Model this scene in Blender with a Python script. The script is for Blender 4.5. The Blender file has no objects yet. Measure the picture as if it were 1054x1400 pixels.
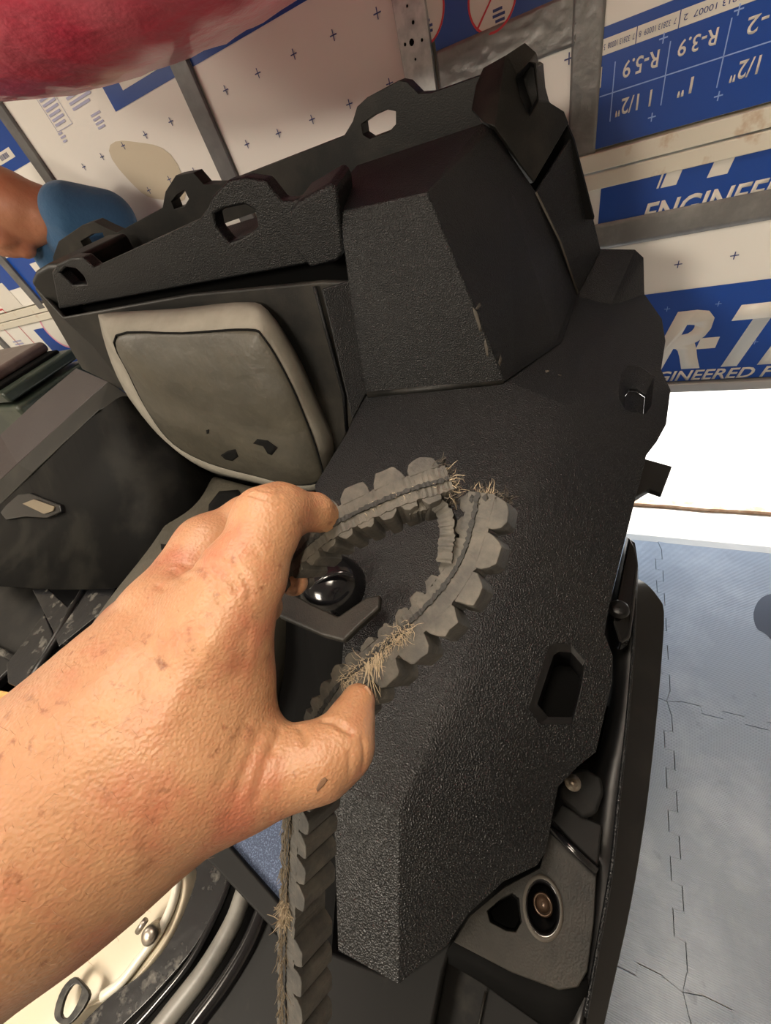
import bpy, bmesh, math, random
import numpy as np
from mathutils import Vector, Matrix
from mathutils.bvhtree import BVHTree

random.seed(7)
rng = np.random.default_rng(7)
S = bpy.context.scene
COL = S.collection

# ------------------------------------------------------------------ camera
FPX, CX, CY = 542.0, 527.0, 700.0
CAM = np.array([0.0, 0.0, 1.45])
ROT = np.array([[0.8970898, 0.08593787, -0.43341041],      # world X, Y, Z in camera (right, down, forward) coordinates
                [0.34571392, -0.74736859, 0.56738177],
                [-0.27515775, -0.6588284, -0.70016666]])
cd = bpy.data.cameras.new('camera')
cam = bpy.data.objects.new('camera', cd)
COL.objects.link(cam)
cd.sensor_fit = 'VERTICAL'
cd.sensor_height = 24.0
cd.lens = 24.0 * FPX / 1400.0
cd.clip_start = 0.01
M = Matrix(((ROT[0, 0], -ROT[0, 1], -ROT[0, 2], CAM[0]),
            (ROT[1, 0], -ROT[1, 1], -ROT[1, 2], CAM[1]),
            (ROT[2, 0], -ROT[2, 1], -ROT[2, 2], CAM[2]), (0, 0, 0, 1)))
cam.matrix_world = M
S.camera = cam

# ------------------------------------------------------------------ sky, sun, exposure
w = bpy.data.worlds.new('sky')
S.world = w
w.use_nodes = True
bg = w.node_tree.nodes['Background']
bg.inputs[0].default_value = (0.72, 0.85, 1.0, 1)
bg.inputs[1].default_value = 4.3
sd = bpy.data.lights.new('sun', 'SUN')
sd.energy = 12.0
sd.angle = 0.01
sd.color = (1.0, 0.96, 0.9)
so = bpy.data.objects.new('sun', sd)
COL.objects.link(so)
so.rotation_euler = (math.radians(-25), 0, 0)     # high sun beyond the door, shining into the gap
# the phone's own torch, lit beside its lens
td = bpy.data.lights.new('phone_torch', 'POINT')
td.energy = 1.35
td.shadow_soft_size = 0.004
td.color = (1.0, 0.84, 0.62)
to_ = bpy.data.objects.new('phone_torch', td)
COL.objects.link(to_)
to_.location = Vector(CAM + ROT @ np.array([-0.030, -0.004, 0.0]))
S.view_settings.view_transform = 'Standard'
S.view_settings.look = 'None'
S.view_settings.gamma = 1.0
S.view_settings.exposure = 0.3
S.view_settings.use_curve_mapping = False


# ------------------------------------------------------------------ helpers
def ray(x, y):
    return ROT @ np.array([x - CX, y - CY, FPX])


def P(x, y, **k):
    r = ray(x, y)
    if 't' in k:
        return CAM + r * (k['t'] / FPX)
    (a, v), = k.items()
    i = {'X': 0, 'Y': 1, 'z': 2}[a]
    return CAM + r * ((v - CAM[i]) / r[i])


MATS = {}


def mat(name, col, rough=0.5, metal=0.0, bump=None, vary=None, spec=0.5, coat=0.0, sss=None, emit=None, sheen=0.0):
    """procedural principled material; bump=(kind, scale, strength, dist); vary=(colour2, scale, lo, hi)"""
    m = bpy.data.materials.new(name)
    m.use_nodes = True
    nt = m.node_tree
    N, Lk = nt.nodes, nt.links
    b = N['Principled BSDF']
    b.inputs['Base Color'].default_value = (*col, 1)
    b.inputs['Roughness'].default_value = rough
    b.inputs['Metallic'].default_value = metal
    b.inputs['Specular IOR Level'].default_value = spec
    b.inputs['Coat Weight'].default_value = coat
    b.inputs['Sheen Weight'].default_value = sheen
    tc = N.new('ShaderNodeTexCoord')
    if vary:
        layers = vary if isinstance(vary, list) else [vary]
        prev = None
        for c2, sc, lo, hi in layers:
            n = N.new('ShaderNodeTexNoise')
            n.inputs['Scale'].default_value = sc
            n.inputs['Detail'].default_value = 6
            n.inputs['Roughness'].default_value = 0.62
            Lk.new(tc.outputs['Object'], n.inputs['Vector'])
            r = N.new('ShaderNodeMapRange')
            r.inputs[1].default_value = lo
            r.inputs[2].default_value = hi
            Lk.new(n.outputs[0], r.inputs[0])
            x = N.new('ShaderNodeMix')
            x.data_type = 'RGBA'
            x.inputs[6].default_value = (*col, 1)
            x.inputs[7].default_value = (*c2, 1)
            Lk.new(r.outputs[0], x.inputs[0])
            if prev:
                Lk.new(prev.outputs[2], x.inputs[6])
            prev = x
        Lk.new(prev.outputs[2], b.inputs['Base Color'])
    if bump:
        last = None
        for kind, sc, st, dist in (bump if isinstance(bump, list) else [bump]):
            if kind == 'voronoi':
                t = N.new('ShaderNodeTexVoronoi')
                t.feature = 'SMOOTH_F1'
                o = t.outputs['Distance']
            elif kind == 'wave':
                t = N.new('ShaderNodeTexWave')
                t.bands_direction = 'Y'
                o = t.outputs['Fac']
            elif kind == 'weave':
                t = N.new('ShaderNodeTexWave')
                t.bands_direction = 'DIAGONAL'
                o = t.outputs['Fac']
            else:
                t = N.new('ShaderNodeTexNoise')
                t.inputs['Detail'].default_value = 5
                o = t.outputs[0]
            t.inputs['Scale'].default_value = sc
            Lk.new(tc.outputs['Object'], t.inputs['Vector'])
            bp = N.new('ShaderNodeBump')
            bp.inputs['Strength'].default_value = st
            bp.inputs['Distance'].default_value = dist
            Lk.new(o, bp.inputs['Height'])
            if last:
                Lk.new(last.outputs[0], bp.inputs['Normal'])
            last = bp
        Lk.new(last.outputs[0], b.inputs['Normal'])
    if sss:
        b.inputs['Subsurface Weight'].default_value = sss[0]
        b.inputs['Subsurface Radius'].default_value = sss[1]
        b.inputs['Subsurface Scale'].default_value = sss[2]
    if emit:
        b.inputs['Emission Color'].default_value = (*emit[0], 1)
        b.inputs['Emission Strength'].default_value = emit[1]
    MATS[name] = m
    return m


def tag(o, label=None, cat=None, group=None, kind=None):
    if label:
        o['label'] = label
    if cat:
        o['category'] = cat
    if group:
        o['group'] = group
    if kind:
        o['kind'] = kind
    return o


def empty(name, loc=(0, 0, 0)):
    o = bpy.data.objects.new(name, None)
    COL.objects.link(o)
    o.location = loc
    o.empty_display_size = 0.05
    return o


def link(name, me, material=None, parent=None):
    o = bpy.data.objects.new(name, me)
    COL.objects.link(o)
    if material:
        me.materials.append(material)
    if parent:
        o.parent = parent
        q = parent
        off = Vector((0, 0, 0))
        while q:
            off += q.location
            q = q.parent
        o.location = -off
    return o


def mesh(name, verts, faces, material=None, parent=None, smooth=False, bevel=0, segs=3, solid=0, ang=25, fixn=True, subsurf=0, off=-1):
    me = bpy.data.meshes.new(name)
    me.from_pydata([tuple(map(float, v)) for v in verts], [], [tuple(f) for f in faces])
    if fixn:
        bm = bmesh.new()
        bm.from_mesh(me)
        bmesh.ops.recalc_face_normals(bm, faces=bm.faces)
        bm.to_mesh(me)
        bm.free()
    o = link(name, me, material, parent)
    if smooth or bevel:
        for p in me.polygons:
            p.use_smooth = True
    if solid:
        md = o.modifiers.new('solid', 'SOLIDIFY')
        md.thickness = solid
        md.offset = off
    if bevel:
        md = o.modifiers.new('bevel', 'BEVEL')
        md.width = bevel
        md.segments = segs
        md.limit_method = 'ANGLE'
        md.angle_limit = math.radians(ang)
        md.harden_normals = True
    if subsurf:
        md = o.modifiers.new('sub', 'SUBSURF')
        md.levels = md.render_levels = subsurf
    return o


def prism_data(poly, vec):
    """closed prism of a polygon (list of 3D points) extruded by vec; concave polygons allowed"""
    n = len(poly)
    vec = np.array(vec, float)
    vs = [np.array(p, float) for p in poly] + [np.array(p, float) + vec for p in poly]
    fs = [tuple(range(n)), tuple(range(2 * n - 1, n - 1, -1))]
    fs += [(i, (i + 1) % n, n + (i + 1) % n, n + i) for i in range(n)]
    return vs, fs


def prism(name, poly, vec, material=None, parent=None, **k):
    vs, fs = prism_data(poly, vec)
    return mesh(name, vs, fs, material, parent, **k)


def join_data(parts):
    vs, fs = [], []
    for v, f in parts:
        o = len(vs)
        vs += list(v)
        fs += [tuple(i + o for i in q) for q in f]
    return vs, fs


def box_data(c, s):
    c, s = np.array(c, float), np.array(s, float) / 2
    vs = [c + s * np.array(q) for q in ((-1, -1, -1), (1, -1, -1), (1, 1, -1), (-1, 1, -1), (-1, -1, 1), (1, -1, 1), (1, 1, 1), (-1, 1, 1))]
    return vs, [(3, 2, 1, 0), (4, 5, 6, 7), (0, 1, 5, 4), (1, 2, 6, 5), (2, 3, 7, 6), (3, 0, 4, 7)]


def box(name, c, s, material=None, parent=None, **k):
    v, f = box_data(c, s)
    return mesh(name, v, f, material, parent, **k)


def tube_data(pts, r, n=8, close=True):
    pts = [np.array(p, float) for p in pts]
    rs = r if hasattr(r, '__len__') else [r] * len(pts)
    vs, fs = [], []
    up = None
    for i, p in enumerate(pts):
        t = pts[min(i + 1, len(pts) - 1)] - pts[max(i - 1, 0)]
        t /= np.linalg.norm(t) + 1e-12
        if up is None:
            a = np.array([0, 0, 1.0]) if abs(t[2]) < .9 else np.array([1.0, 0, 0])
            up = np.cross(t, a)
        up = up - t * (up @ t)
        up /= np.linalg.norm(up) + 1e-12
        b = np.cross(t, up)
        for k in range(n):
            a = 2 * math.pi * k / n
            vs.append(p + rs[i] * (math.cos(a) * up + math.sin(a) * b))
    for i in range(len(pts) - 1):
        for k in range(n):
            fs.append((i * n + k, i * n + (k + 1) % n, (i + 1) * n + (k + 1) % n, (i + 1) * n + k))
    if close:
        fs.append(tuple(range(n - 1, -1, -1)))
        fs.append(tuple(range((len(pts) - 1) * n, len(pts) * n)))
    return vs, fs


def spline(pts, n):
    """Catmull-Rom through pts (any dimension), n samples"""
    p = np.array(pts, float)
    p = np.vstack([2 * p[0] - p[1], p, 2 * p[-1] - p[-2]])
    m = len(p) - 3
    out = []
    for u in np.linspace(0, m, n):
        i = min(int(u), m - 1)
        t = u - i
        a, b, c, d = p[i:i + 4]
        out.append(0.5 * (2 * b + (c - a) * t + (2 * a - 5 * b + 4 * c - d) * t * t + (3 * b - a - 3 * c + d) * t ** 3))
    return np.array(out)


def lathe_data(prof, base, axis, n=24):
    axis = np.array(axis, float)
    axis /= np.linalg.norm(axis)
    a = np.array([1.0, 0, 0]) if abs(axis[0]) < .9 else np.array([0, 1.0, 0])
    u = np.cross(axis, a)
    u /= np.linalg.norm(u)
    v = np.cross(axis, u)
    vs, fs = [], []
    for r, h in prof:
        for k in range(n):
            t = 2 * math.pi * k / n
            vs.append(np.array(base) + axis * h + r * (math.cos(t) * u + math.sin(t) * v))
    for i in range(len(prof) - 1):
        for k in range(n):
            fs.append((i * n + k, i * n + (k + 1) % n, (i + 1) * n + (k + 1) % n, (i + 1) * n + k))
    return vs, fs


def bake(o):
    """apply modifiers"""
    dg = bpy.context.evaluated_depsgraph_get()
    me = bpy.data.meshes.new_from_object(o.evaluated_get(dg))
    o.modifiers.clear()
    old = o.data
    o.data = me
    bpy.data.meshes.remove(old)


def cut(o, cutters):
    """boolean-subtract closed meshes (list of (verts, faces)) from o, then drop the cutters"""
    tmp = []
    for v, f in cutters:
        c = mesh('cutter', v, f)
        tmp.append(c)
        md = o.modifiers.new('cut', 'BOOLEAN')
        md.object = c
        md.operation = 'DIFFERENCE'
        md.solver = 'EXACT'
    bpy.context.view_layer.update()
    bake(o)
    for c in tmp:
        me = c.data
        bpy.data.objects.remove(c)
        bpy.data.meshes.remove(me)


def add_bevel(o, wd, segs=3, ang=30):
    for p in o.data.polygons:
        p.use_smooth = True
    md = o.modifiers.new('bevel', 'BEVEL')
    md.width = wd
    md.segments = segs
    md.limit_method = 'ANGLE'
    md.angle_limit = math.radians(ang)
    md.harden_normals = True


def bvh_of(o):
    bpy.context.view_layer.update()
    dg = bpy.context.evaluated_depsgraph_get()
    e = o.evaluated_get(dg)
    me = e.to_mesh()
    mw = o.matrix_world
    t = BVHTree.FromPolygons([mw @ v.co for v in me.vertices], [list(p.vertices) for p in me.polygons])
    e.to_mesh_clear()
    return t


def hit(t, px, py):
    l, n, i, d = t.ray_cast(Vector(CAM), Vector(ray(px, py)).normalized())
    if l is None:
        return None, None
    if n.dot(Vector(ray(px, py))) > 0:
        n = -n
    return np.array(l), np.array(n)


def decal(name, t, pix, material, parent, lift=0.0008, thick=0.0006):
    """thin patch lying on the surface t (torn cloth, dried dirt): polygon given by outline points on it"""
    c = np.mean(np.array(pix, float), axis=0)
    ring = []
    for k in (1.0, 0.66, 0.33):
        ring.append([c + (np.array(p) - c) * k for p in pix])
    ring.append([c])
    vs, ok = [], True
    for r in ring:
        for q in r:
            l, n = hit(t, *q)
            if l is None:
                return None
            vs.append(l + n * lift)
    n = len(pix)
    fs = []
    for j in range(2):
        for i in range(n):
            fs.append((j * n + i, j * n + (i + 1) % n, (j + 1) * n + (i + 1) % n, (j + 1) * n + i))
    for i in range(n):
        fs.append((2 * n + i, 2 * n + (i + 1) % n, 3 * n))
    return mesh(name, vs, fs, material, parent, smooth=True, solid=thick, off=1)


def sub_poly(pix, n):
    """resample a closed pixel polygon with a closed Catmull-Rom curve"""
    p = np.array(pix, float)
    m = len(p)
    out = []
    for u in np.linspace(0, m, n, endpoint=False):
        i = int(u)
        t = u - i
        a, b, c, d = p[(i - 1) % m], p[i % m], p[(i + 1) % m], p[(i + 2) % m]
        out.append(0.5 * (2 * b + (c - a) * t + (2 * a - 5 * b + 4 * c - d) * t * t + (3 * b - a - 3 * c + d) * t ** 3))
    return np.array(out)


# signed-distance modelling: smooth union of tapered capsules, polygonised with surface nets
def smin(a, b, k):
    h = np.clip(0.5 + 0.5 * (b - a) / k, 0, 1)
    return b + (a - b) * h - k * h * (1 - h)


def sdf_mesh(name, prims, voxel, material=None, parent=None, pad=0.02, carve=(), smooth_iter=1):
    """prims: (a, b, ra, rb, k); carve: (a, b, r, k) grooves"""
    A = np.array([np.minimum(np.array(p[0]) - p[2], np.array(p[1]) - p[3]) for p in prims]).min(0) - pad
    B = np.array([np.maximum(np.array(p[0]) + p[2], np.array(p[1]) + p[3]) for p in prims]).max(0) + pad
    dims = np.ceil((B - A) / voxel).astype(int) + 1
    ax = [(A[i] + voxel * np.arange(dims[i])).astype(np.float32) for i in range(3)]
    D = np.full(dims, 0.05, np.float32)

    def region(a, b, r):
        lo = np.minimum(a, b) - r
        hi = np.maximum(a, b) + r
        sl = []
        for i in range(3):
            i0 = max(0, int((lo[i] - A[i]) / voxel))
            i1 = min(dims[i], int((hi[i] - A[i]) / voxel) + 2)
            sl.append(slice(i0, max(i1, i0 + 1)))
        return tuple(sl)

    def cap(sl, a, b, ra, rb):
        x = ax[0][sl[0]][:, None, None] - a[0]
        y = ax[1][sl[1]][None, :, None] - a[1]
        z = ax[2][sl[2]][None, None, :] - a[2]
        d = (b - a)
        L2 = d @ d + 1e-12
        h = np.clip((x * d[0] + y * d[1] + z * d[2]) / L2, 0, 1).astype(np.float32)
        q = np.sqrt((x - h * d[0]) ** 2 + (y - h * d[1]) ** 2 + (z - h * d[2]) ** 2)
        return q - (ra + (rb - ra) * h)

    for a, b, ra, rb, k in prims:
        a, b = np.array(a, float), np.array(b, float)
        sl = region(a, b, max(ra, rb) + k + 4 * voxel)
        D[sl] = smin(D[sl], cap(sl, a, b, ra, rb).astype(np.float32), k)
    for a, b, r, k in carve:
        a, b = np.array(a, float), np.array(b, float)
        sl = region(a, b, r + k + 4 * voxel)
        D[sl] = -smin(-D[sl], cap(sl, a, b, r, r).astype(np.float32), k)
    # surface nets
    s = D < 0
    c = np.zeros(np.array(dims) - 1, np.int8)
    for i in (0, 1):
        for j in (0, 1):
            for k in (0, 1):
                c += s[i:dims[0] - 1 + i, j:dims[1] - 1 + j, k:dims[2] - 1 + k]
    act = (c > 0) & (c < 8)
    idx = np.full(act.shape, -1, np.int64)
    cells = np.argwhere(act)
    idx[act] = np.arange(len(cells))
    acc = np.zeros((len(cells), 3))
    cnt = np.zeros(len(cells))
    corners = [(i, j, k) for i in (0, 1) for j in (0, 1) for k in (0, 1)]
    val = {q: D[cells[:, 0] + q[0], cells[:, 1] + q[1], cells[:, 2] + q[2]] for q in corners}
    for q in corners:
        for axis in range(3):
            if q[axis] == 0:
                q2 = list(q)
                q2[axis] = 1
                q2 = tuple(q2)
                v0, v1 = val[q], val[q2]
                m = (v0 < 0) != (v1 < 0)
                t = np.where(m, v0 / (v0 - v1 + 1e-20), 0)
                p = np.array(q, float)[None, :].repeat(len(cells), 0)
                p[:, axis] += t
                acc[m] += p[m]
                cnt[m] += 1
    V = A + voxel * (cells + acc / cnt[:, None])
    F = []
    for axis in range(3):
        n0 = [slice(None)] * 3
        n1 = [slice(None)] * 3
        n0[axis] = slice(0, dims[axis] - 1)
        n1[axis] = slice(1, dims[axis])
        ch = s[tuple(n0)] != s[tuple(n1)]
        e = np.argwhere(ch)
        o1, o2 = [(1, 2), (2, 0), (0, 1)][axis]
        ok = (e[:, o1] > 0) & (e[:, o2] > 0) & (e[:, o1] < dims[o1] - 1) & (e[:, o2] < dims[o2] - 1)
        e = e[ok]
        ins = s[e[:, 0], e[:, 1], e[:, 2]]
        q = []
        for (u, v) in ((1, 1), (0, 1), (0, 0), (1, 0)):
            g = e.copy()
            g[:, o1] -= u
            g[:, o2] -= v
            q.append(idx[g[:, 0], g[:, 1], g[:, 2]])
        q = np.stack(q, 1)
        q[~ins] = q[~ins][:, ::-1]
        F.append(q)
    F = np.vstack(F)
    for _ in range(smooth_iter):
        a2 = np.zeros_like(V)
        c2 = np.zeros(len(V))
        for i in range(4):
            j = (i + 1) % 4
            np.add.at(a2, F[:, i], V[F[:, j]])
            np.add.at(a2, F[:, j], V[F[:, i]])
            np.add.at(c2, F[:, i], 1)
            np.add.at(c2, F[:, j], 1)
        V = 0.5 * V + 0.5 * a2 / c2[:, None]
    me = bpy.data.meshes.new(name)
    me.vertices.add(len(V))
    me.vertices.foreach_set('co', V.astype(np.float32).ravel())
    me.loops.add(F.size)
    me.loops.foreach_set('vertex_index', F.astype(np.int32).ravel())
    me.polygons.add(len(F))
    me.polygons.foreach_set('loop_start', np.arange(0, F.size, 4, dtype=np.int32))
    me.polygons.foreach_set('loop_total', np.full(len(F), 4, np.int32))
    me.polygons.foreach_set('use_smooth', np.ones(len(F), bool))
    me.update(calc_edges=True)
    me.validate()
    return link(name, me, material, parent)


# ------------------------------------------------------------------ materials
GRAIN = [('voronoi', 620, 0.9, 0.0014), ('noise', 1500, 0.2, 0.0005)]
M_PL = mat('grained_black_plastic', (0.0045, 0.005, 0.006), 0.37, bump=GRAIN, vary=[((0.008, 0.008, 0.008), 5, 0.45, 0.75)], spec=0.28)
M_PL2 = mat('dusty_black_plastic', (0.0065, 0.0065, 0.006), 0.48, spec=0.28, bump=[('voronoi', 520, 0.3, 0.001)], vary=[((0.045, 0.040, 0.032), 6, 0.45, 0.85)])
M_SM = mat('smooth_black_plastic', (0.0045, 0.0045, 0.005), 0.36, spec=0.28, bump=[('noise', 60, 0.05, 0.002)], vary=[((0.02, 0.019, 0.017), 9, 0.5, 0.8)])
M_GL = mat('glossy_black_plastic', (0.006, 0.006, 0.007), 0.14)
M_DK = mat('dull_black', (0.003, 0.003, 0.003), 0.8, spec=0.08)
M_RUB = mat('belt_rubber', (0.036, 0.034, 0.031), 0.72, bump=[('noise', 400, 0.35, 0.0015)], vary=[((0.085, 0.077, 0.064), 70, 0.4, 0.7)])
M_RUB2 = mat('belt_rubber_dark', (0.012, 0.012, 0.012), 0.75, bump=[('noise', 500, 0.3, 0.001)])
M_FIB = mat('frayed_fibre', (0.36, 0.29, 0.2), 0.8)
M_FIBD = mat('frayed_dark_fibre', (0.06, 0.05, 0.04), 0.85)
M_VIN = mat('grey_vinyl', (0.045, 0.041, 0.031), 0.5, bump=[('noise', 9, 0.5, 0.02), ('noise', 700, 0.15, 0.0006)], vary=[((0.066, 0.059, 0.043), 7, 0.42, 0.7), ((0.03, 0.028, 0.023), 4, 0.55, 0.8)])
M_MESH = mat('light_grey_woven_cloth', (0.30, 0.28, 0.235), 0.75, bump=[('weave', 420, 0.5, 0.0012)], vary=[((0.22, 0.205, 0.17), 9, 0.4, 0.7)])
M_TEAR = mat('torn_black_backing', (0.006, 0.006, 0.006), 0.85, spec=0.1)
M_GALV = mat('galvanised_steel', (0.36, 0.38, 0.39), 0.42, 0.75, vary=[((0.5, 0.52, 0.52), 25, 0.4, 0.6)])
M_STRIP = mat('dark_grey_tape', (0.13, 0.13, 0.135), 0.38, 0.2, bump=[('noise', 40, 0.25, 0.004)], vary=[((0.2, 0.2, 0.2), 8, 0.45, 0.7)])
M_TAPE = mat('duct_tape', (0.18, 0.18, 0.18), 0.32, 0.25, bump=[('noise', 22, 0.5, 0.006)], vary=[((0.27, 0.27, 0.26), 12, 0.45, 0.7)])
M_FOAM = mat('white_foam_board', (0.84, 0.82, 0.77), 0.42, bump=[('noise', 30, 0.06, 0.002)])
M_RAIL = mat('painted_door_rail', (0.70, 0.66, 0.56), 0.45, vary=[((0.45, 0.27, 0.14), 14, 0.58, 0.75)])
M_BLUE = mat('blue_print', (0.005, 0.06, 0.34), 0.35)
M_LBLUE = mat('pale_blue_print', (0.28, 0.42, 0.8), 0.4)
M_NAVY = mat('navy_print', (0.03, 0.05, 0.2), 0.4)
M_LAV = mat('lavender_print', (0.42, 0.43, 0.62), 0.45)
M_REDP = mat('red_print', (0.62, 0.03, 0.05), 0.4)
M_WHP = mat('white_print', (0.74, 0.71, 0.65), 0.4)
M_TAN = mat('yellowed_foam', (0.62, 0.55, 0.42), 0.42)
M_ALU = mat('aluminium_rail', (0.5, 0.49, 0.47), 0.35, 0.6)
M_MAT = mat('grey_foam_mat', (0.235, 0.26, 0.30), 0.42, bump=[('wave', 80, 0.6, 0.002), ('noise', 14, 0.25, 0.006)],
            vary=[((0.33, 0.355, 0.395), 5, 0.45, 0.7), ((0.15, 0.165, 0.19), 9, 0.64, 0.72)])
M_CON = mat('concrete', (0.42, 0.39, 0.35), 0.85, bump=[('noise', 60, 0.2, 0.003)], vary=[((0.52, 0.48, 0.43), 4, 0.4, 0.7)])
M_STAIN = mat('rust_brown_edge', (0.25, 0.15, 0.09), 0.8, vary=[((0.45, 0.33, 0.24), 30, 0.4, 0.7)])
M_WALL = mat('wall_paint', (0.55, 0.52, 0.47), 0.8, bump=[('noise', 40, 0.1, 0.003)])
M_RED = mat('red_wrapped_plastic', (0.80, 0.07, 0.135), 0.38, coat=0.3, bump=[('noise', 7, 0.6, 0.02), ('noise', 45, 0.4, 0.006)],
            vary=[((0.85, 0.24, 0.30), 4, 0.42, 0.7)])
M_SHIRT = mat('blue_shirt_cloth', (0.022, 0.085, 0.185), 0.85, bump=[('noise', 14, 0.5, 0.02), ('weave', 900, 0.1, 0.0006)], sheen=0.15)
M_JEAN = mat('dark_trousers', (0.03, 0.035, 0.05), 0.85)
M_HAIR = mat('grey_hair', (0.16, 0.13, 0.1), 0.7)
M_TANK = mat('stained_white_tank', (0.40, 0.355, 0.265), 0.42, vary=[((0.36, 0.22, 0.1), 5, 0.60, 0.76), ((0.42, 0.36, 0.26), 12, 0.5, 0.75)], sss=(0.1, (1, .8, .5), 0.01))
M_TANK2 = mat('white_tank_bead', (0.5, 0.48, 0.41), 0.3, vary=[((0.6, 0.45, 0.25), 9, 0.55, 0.8)])
M_STEEL = mat('worn_black_steel', (0.010, 0.010, 0.011), 0.22, 0.0, vary=[((0.10, 0.095, 0.085), 26, 0.56, 0.68)], bump=[('noise', 50, 0.2, 0.003)])
M_BARE = mat('bare_metal', (0.35, 0.32, 0.28), 0.35, 0.9, vary=[((0.15, 0.12, 0.09), 60, 0.45, 0.65)])
M_SLEEVE = mat('oily_brown_sleeve', (0.07, 0.045, 0.03), 0.25, 0.6)
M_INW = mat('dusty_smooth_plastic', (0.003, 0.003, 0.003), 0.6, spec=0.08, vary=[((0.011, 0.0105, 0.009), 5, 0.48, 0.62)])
M_DUSTR = mat('dusty_rim', (0.05, 0.043, 0.034), 0.7)
M_LOW = mat('scuffed_dull_plastic', (0.008, 0.008, 0.008), 0.6, spec=0.15, vary=[((0.025, 0.023, 0.02), 18, 0.58, 0.75)])
M_DUSTY = mat('dusty_film', (0.016, 0.0155, 0.014), 0.6, vary=[((0.03, 0.027, 0.022), 9, 0.4, 0.7)])
M_DUST = mat('tan_dust', (0.2, 0.17, 0.125), 0.95)
M_FLAKE = mat('blue_flake_cloth', (0.02, 0.036, 0.08), 0.6, bump=[('noise', 900, 0.8, 0.001)], vary=[((0.085, 0.125, 0.21), 420, 0.5, 0.62)])
M_GREEN = mat('dark_green_plastic', (0.022, 0.032, 0.024), 0.4, vary=[((0.06, 0.07, 0.05), 6, 0.5, 0.75)])
M_BROWN = mat('brown_vinyl', (0.085, 0.055, 0.05), 0.4, vary=[((0.17, 0.14, 0.13), 6, 0.5, 0.75)])
M_PURP = mat('maroon_black_plastic', (0.024, 0.016, 0.0175), 0.38, spec=0.4, bump=GRAIN, vary=[((0.08, 0.065, 0.055), 8, 0.58, 0.8)])
M_RUST = mat('rusty_yellow_plate', (0.5, 0.27, 0.07), 0.6, vary=[((0.15, 0.08, 0.03), 30, 0.45, 0.65)])
M_TYRE = mat('tyre_rubber', (0.012, 0.012, 0.012), 0.75, bump=[('noise', 120, 0.3, 0.002)])


# ------------------------------------------------------------------ room shell
def struct(o):
    o['kind'] = 'structure'
    return o


DY = 1.38
RX0, RX1, RY0, RZ = -4.3, 1.9, -3.2, 2.6
struct(box('floor', ((RX0 + RX1) / 2, (RY0 + DY) / 2, -0.07), (RX1 - RX0, DY - RY0 - 0.02, 0.12), M_CON))
struct(box('ground_outside', (-1, DY + 6.0, -0.08), (16, 12.0, 0.1), M_CON))
n = 60
edge = [(RX0 + (RX1 - RX0) * i / n, 1.345 + rng.uniform(-0.004, 0.004), 0) for i in range(n + 1)]
edge2 = [(RX0 + (RX1 - RX0) * i / n, 1.372 + rng.uniform(-0.003, 0.003), 0) for i in range(n, -1, -1)]
struct(prism('trim_1', [(a, b, -0.012) for a, b, c in edge + edge2], (0, 0, 0.02), M_STAIN))
struct(box('ceiling', ((RX0 + RX1) / 2, (RY0 + DY) / 2, RZ + 0.05), (RX1 - RX0 + .2, DY - RY0 + .2, 0.1), M_WALL))
struct(box('wall_left', (RX0 - 0.05, (RY0 + DY) / 2, RZ / 2 - 0.005), (0.1, DY - RY0 + 0.2, RZ + .01), M_WALL))
struct(box('wall_right', (RX1 + 0.05, (RY0 + DY) / 2, RZ / 2 - 0.005), (0.1, DY - RY0 + 0.2, RZ + .01), M_WALL))
struct(box('wall_back', ((RX0 + RX1) / 2, RY0 - 0.05, RZ / 2 - 0.005), (RX1 - RX0 + .2, 0.1, RZ + .01), M_WALL))
DX0, DX1, DZ1 = -4.0, 1.0, 2.2
WY = DY + 0.10
v1 = join_data([box_data(((DX1 + RX1) / 2 + .05, WY, RZ / 2), (RX1 - DX1 + .1, 0.12, RZ)),
                box_data(((DX0 + RX0) / 2 - .05, WY, RZ / 2), (DX0 - RX0 + .1, 0.12, RZ)),
                box_data(((DX0 + DX1) / 2, WY, (DZ1 + RZ) / 2), (DX1 - DX0, 0.12, RZ - DZ1))])
struct(mesh('wall_front', *v1, M_WALL))

# ------------------------------------------------------------------ raised sectional garage door, lined with printed foam boards
door = empty('door_1', ((DX0 + DX1) / 2, DY + 0.03, 0.53))
tag(door, 'white sectional garage door lined with printed foam boards, raised knee high', 'garage door', kind='structure')
JZ = 1.172


def dp(x, y):
    q = P(x, y, Y=DY)
    return q[0], q[2]


def rect(name, x0, x1, z0, z1, m, lay=0, th=0.0006, parent=None, **k):
    y = DY - lay * 0.0009
    return box(name, ((x0 + x1) / 2, y - th / 2, (z0 + z1) / 2), (x1 - x0, th, z1 - z0), m, parent or door, **k)


for z0, z1 in ((0.53, JZ), (JZ + .004, 1.82), (1.824, DZ1 + .03)):
    box('door_section', ((DX0 + DX1) / 2, DY + 0.05, (z0 + z1) / 2), (DX1 - DX0, 0.03, z1 - z0), M_RAIL, door)
# boards: every board its own slab, 30 mm thick
BOARDS = {}
for key, x0, x1, z0, z1 in (('a', -3.98, -2.66, 1.215, 1.80), ('b', -2.6, -1.955, 1.215, 1.80), ('c', -1.905, -1.145, 1.215, 1.80), ('d', -1.075, -0.475, 1.215, 1.80),
                            ('e', -0.39, -0.066, 1.215, 1.80), ('f', -0.062, 0.98, 1.215, 1.80),
                            ('g', -3.98, -3.36, 0.565, 1.14), ('h', -3.30, -1.95, 0.565, 1.14), ('i', -1.9, -0.48, 0.565, 1.14), ('j', -0.39, 0.98, 0.565, 1.14)):
    BOARDS[key] = box('insulation_board', ((x0 + x1) / 2, DY + 0.015, (z0 + z1) / 2), (x1 - x0, 0.03, z1 - z0), M_FOAM, door, bevel=0.0015, segs=1)
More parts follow.
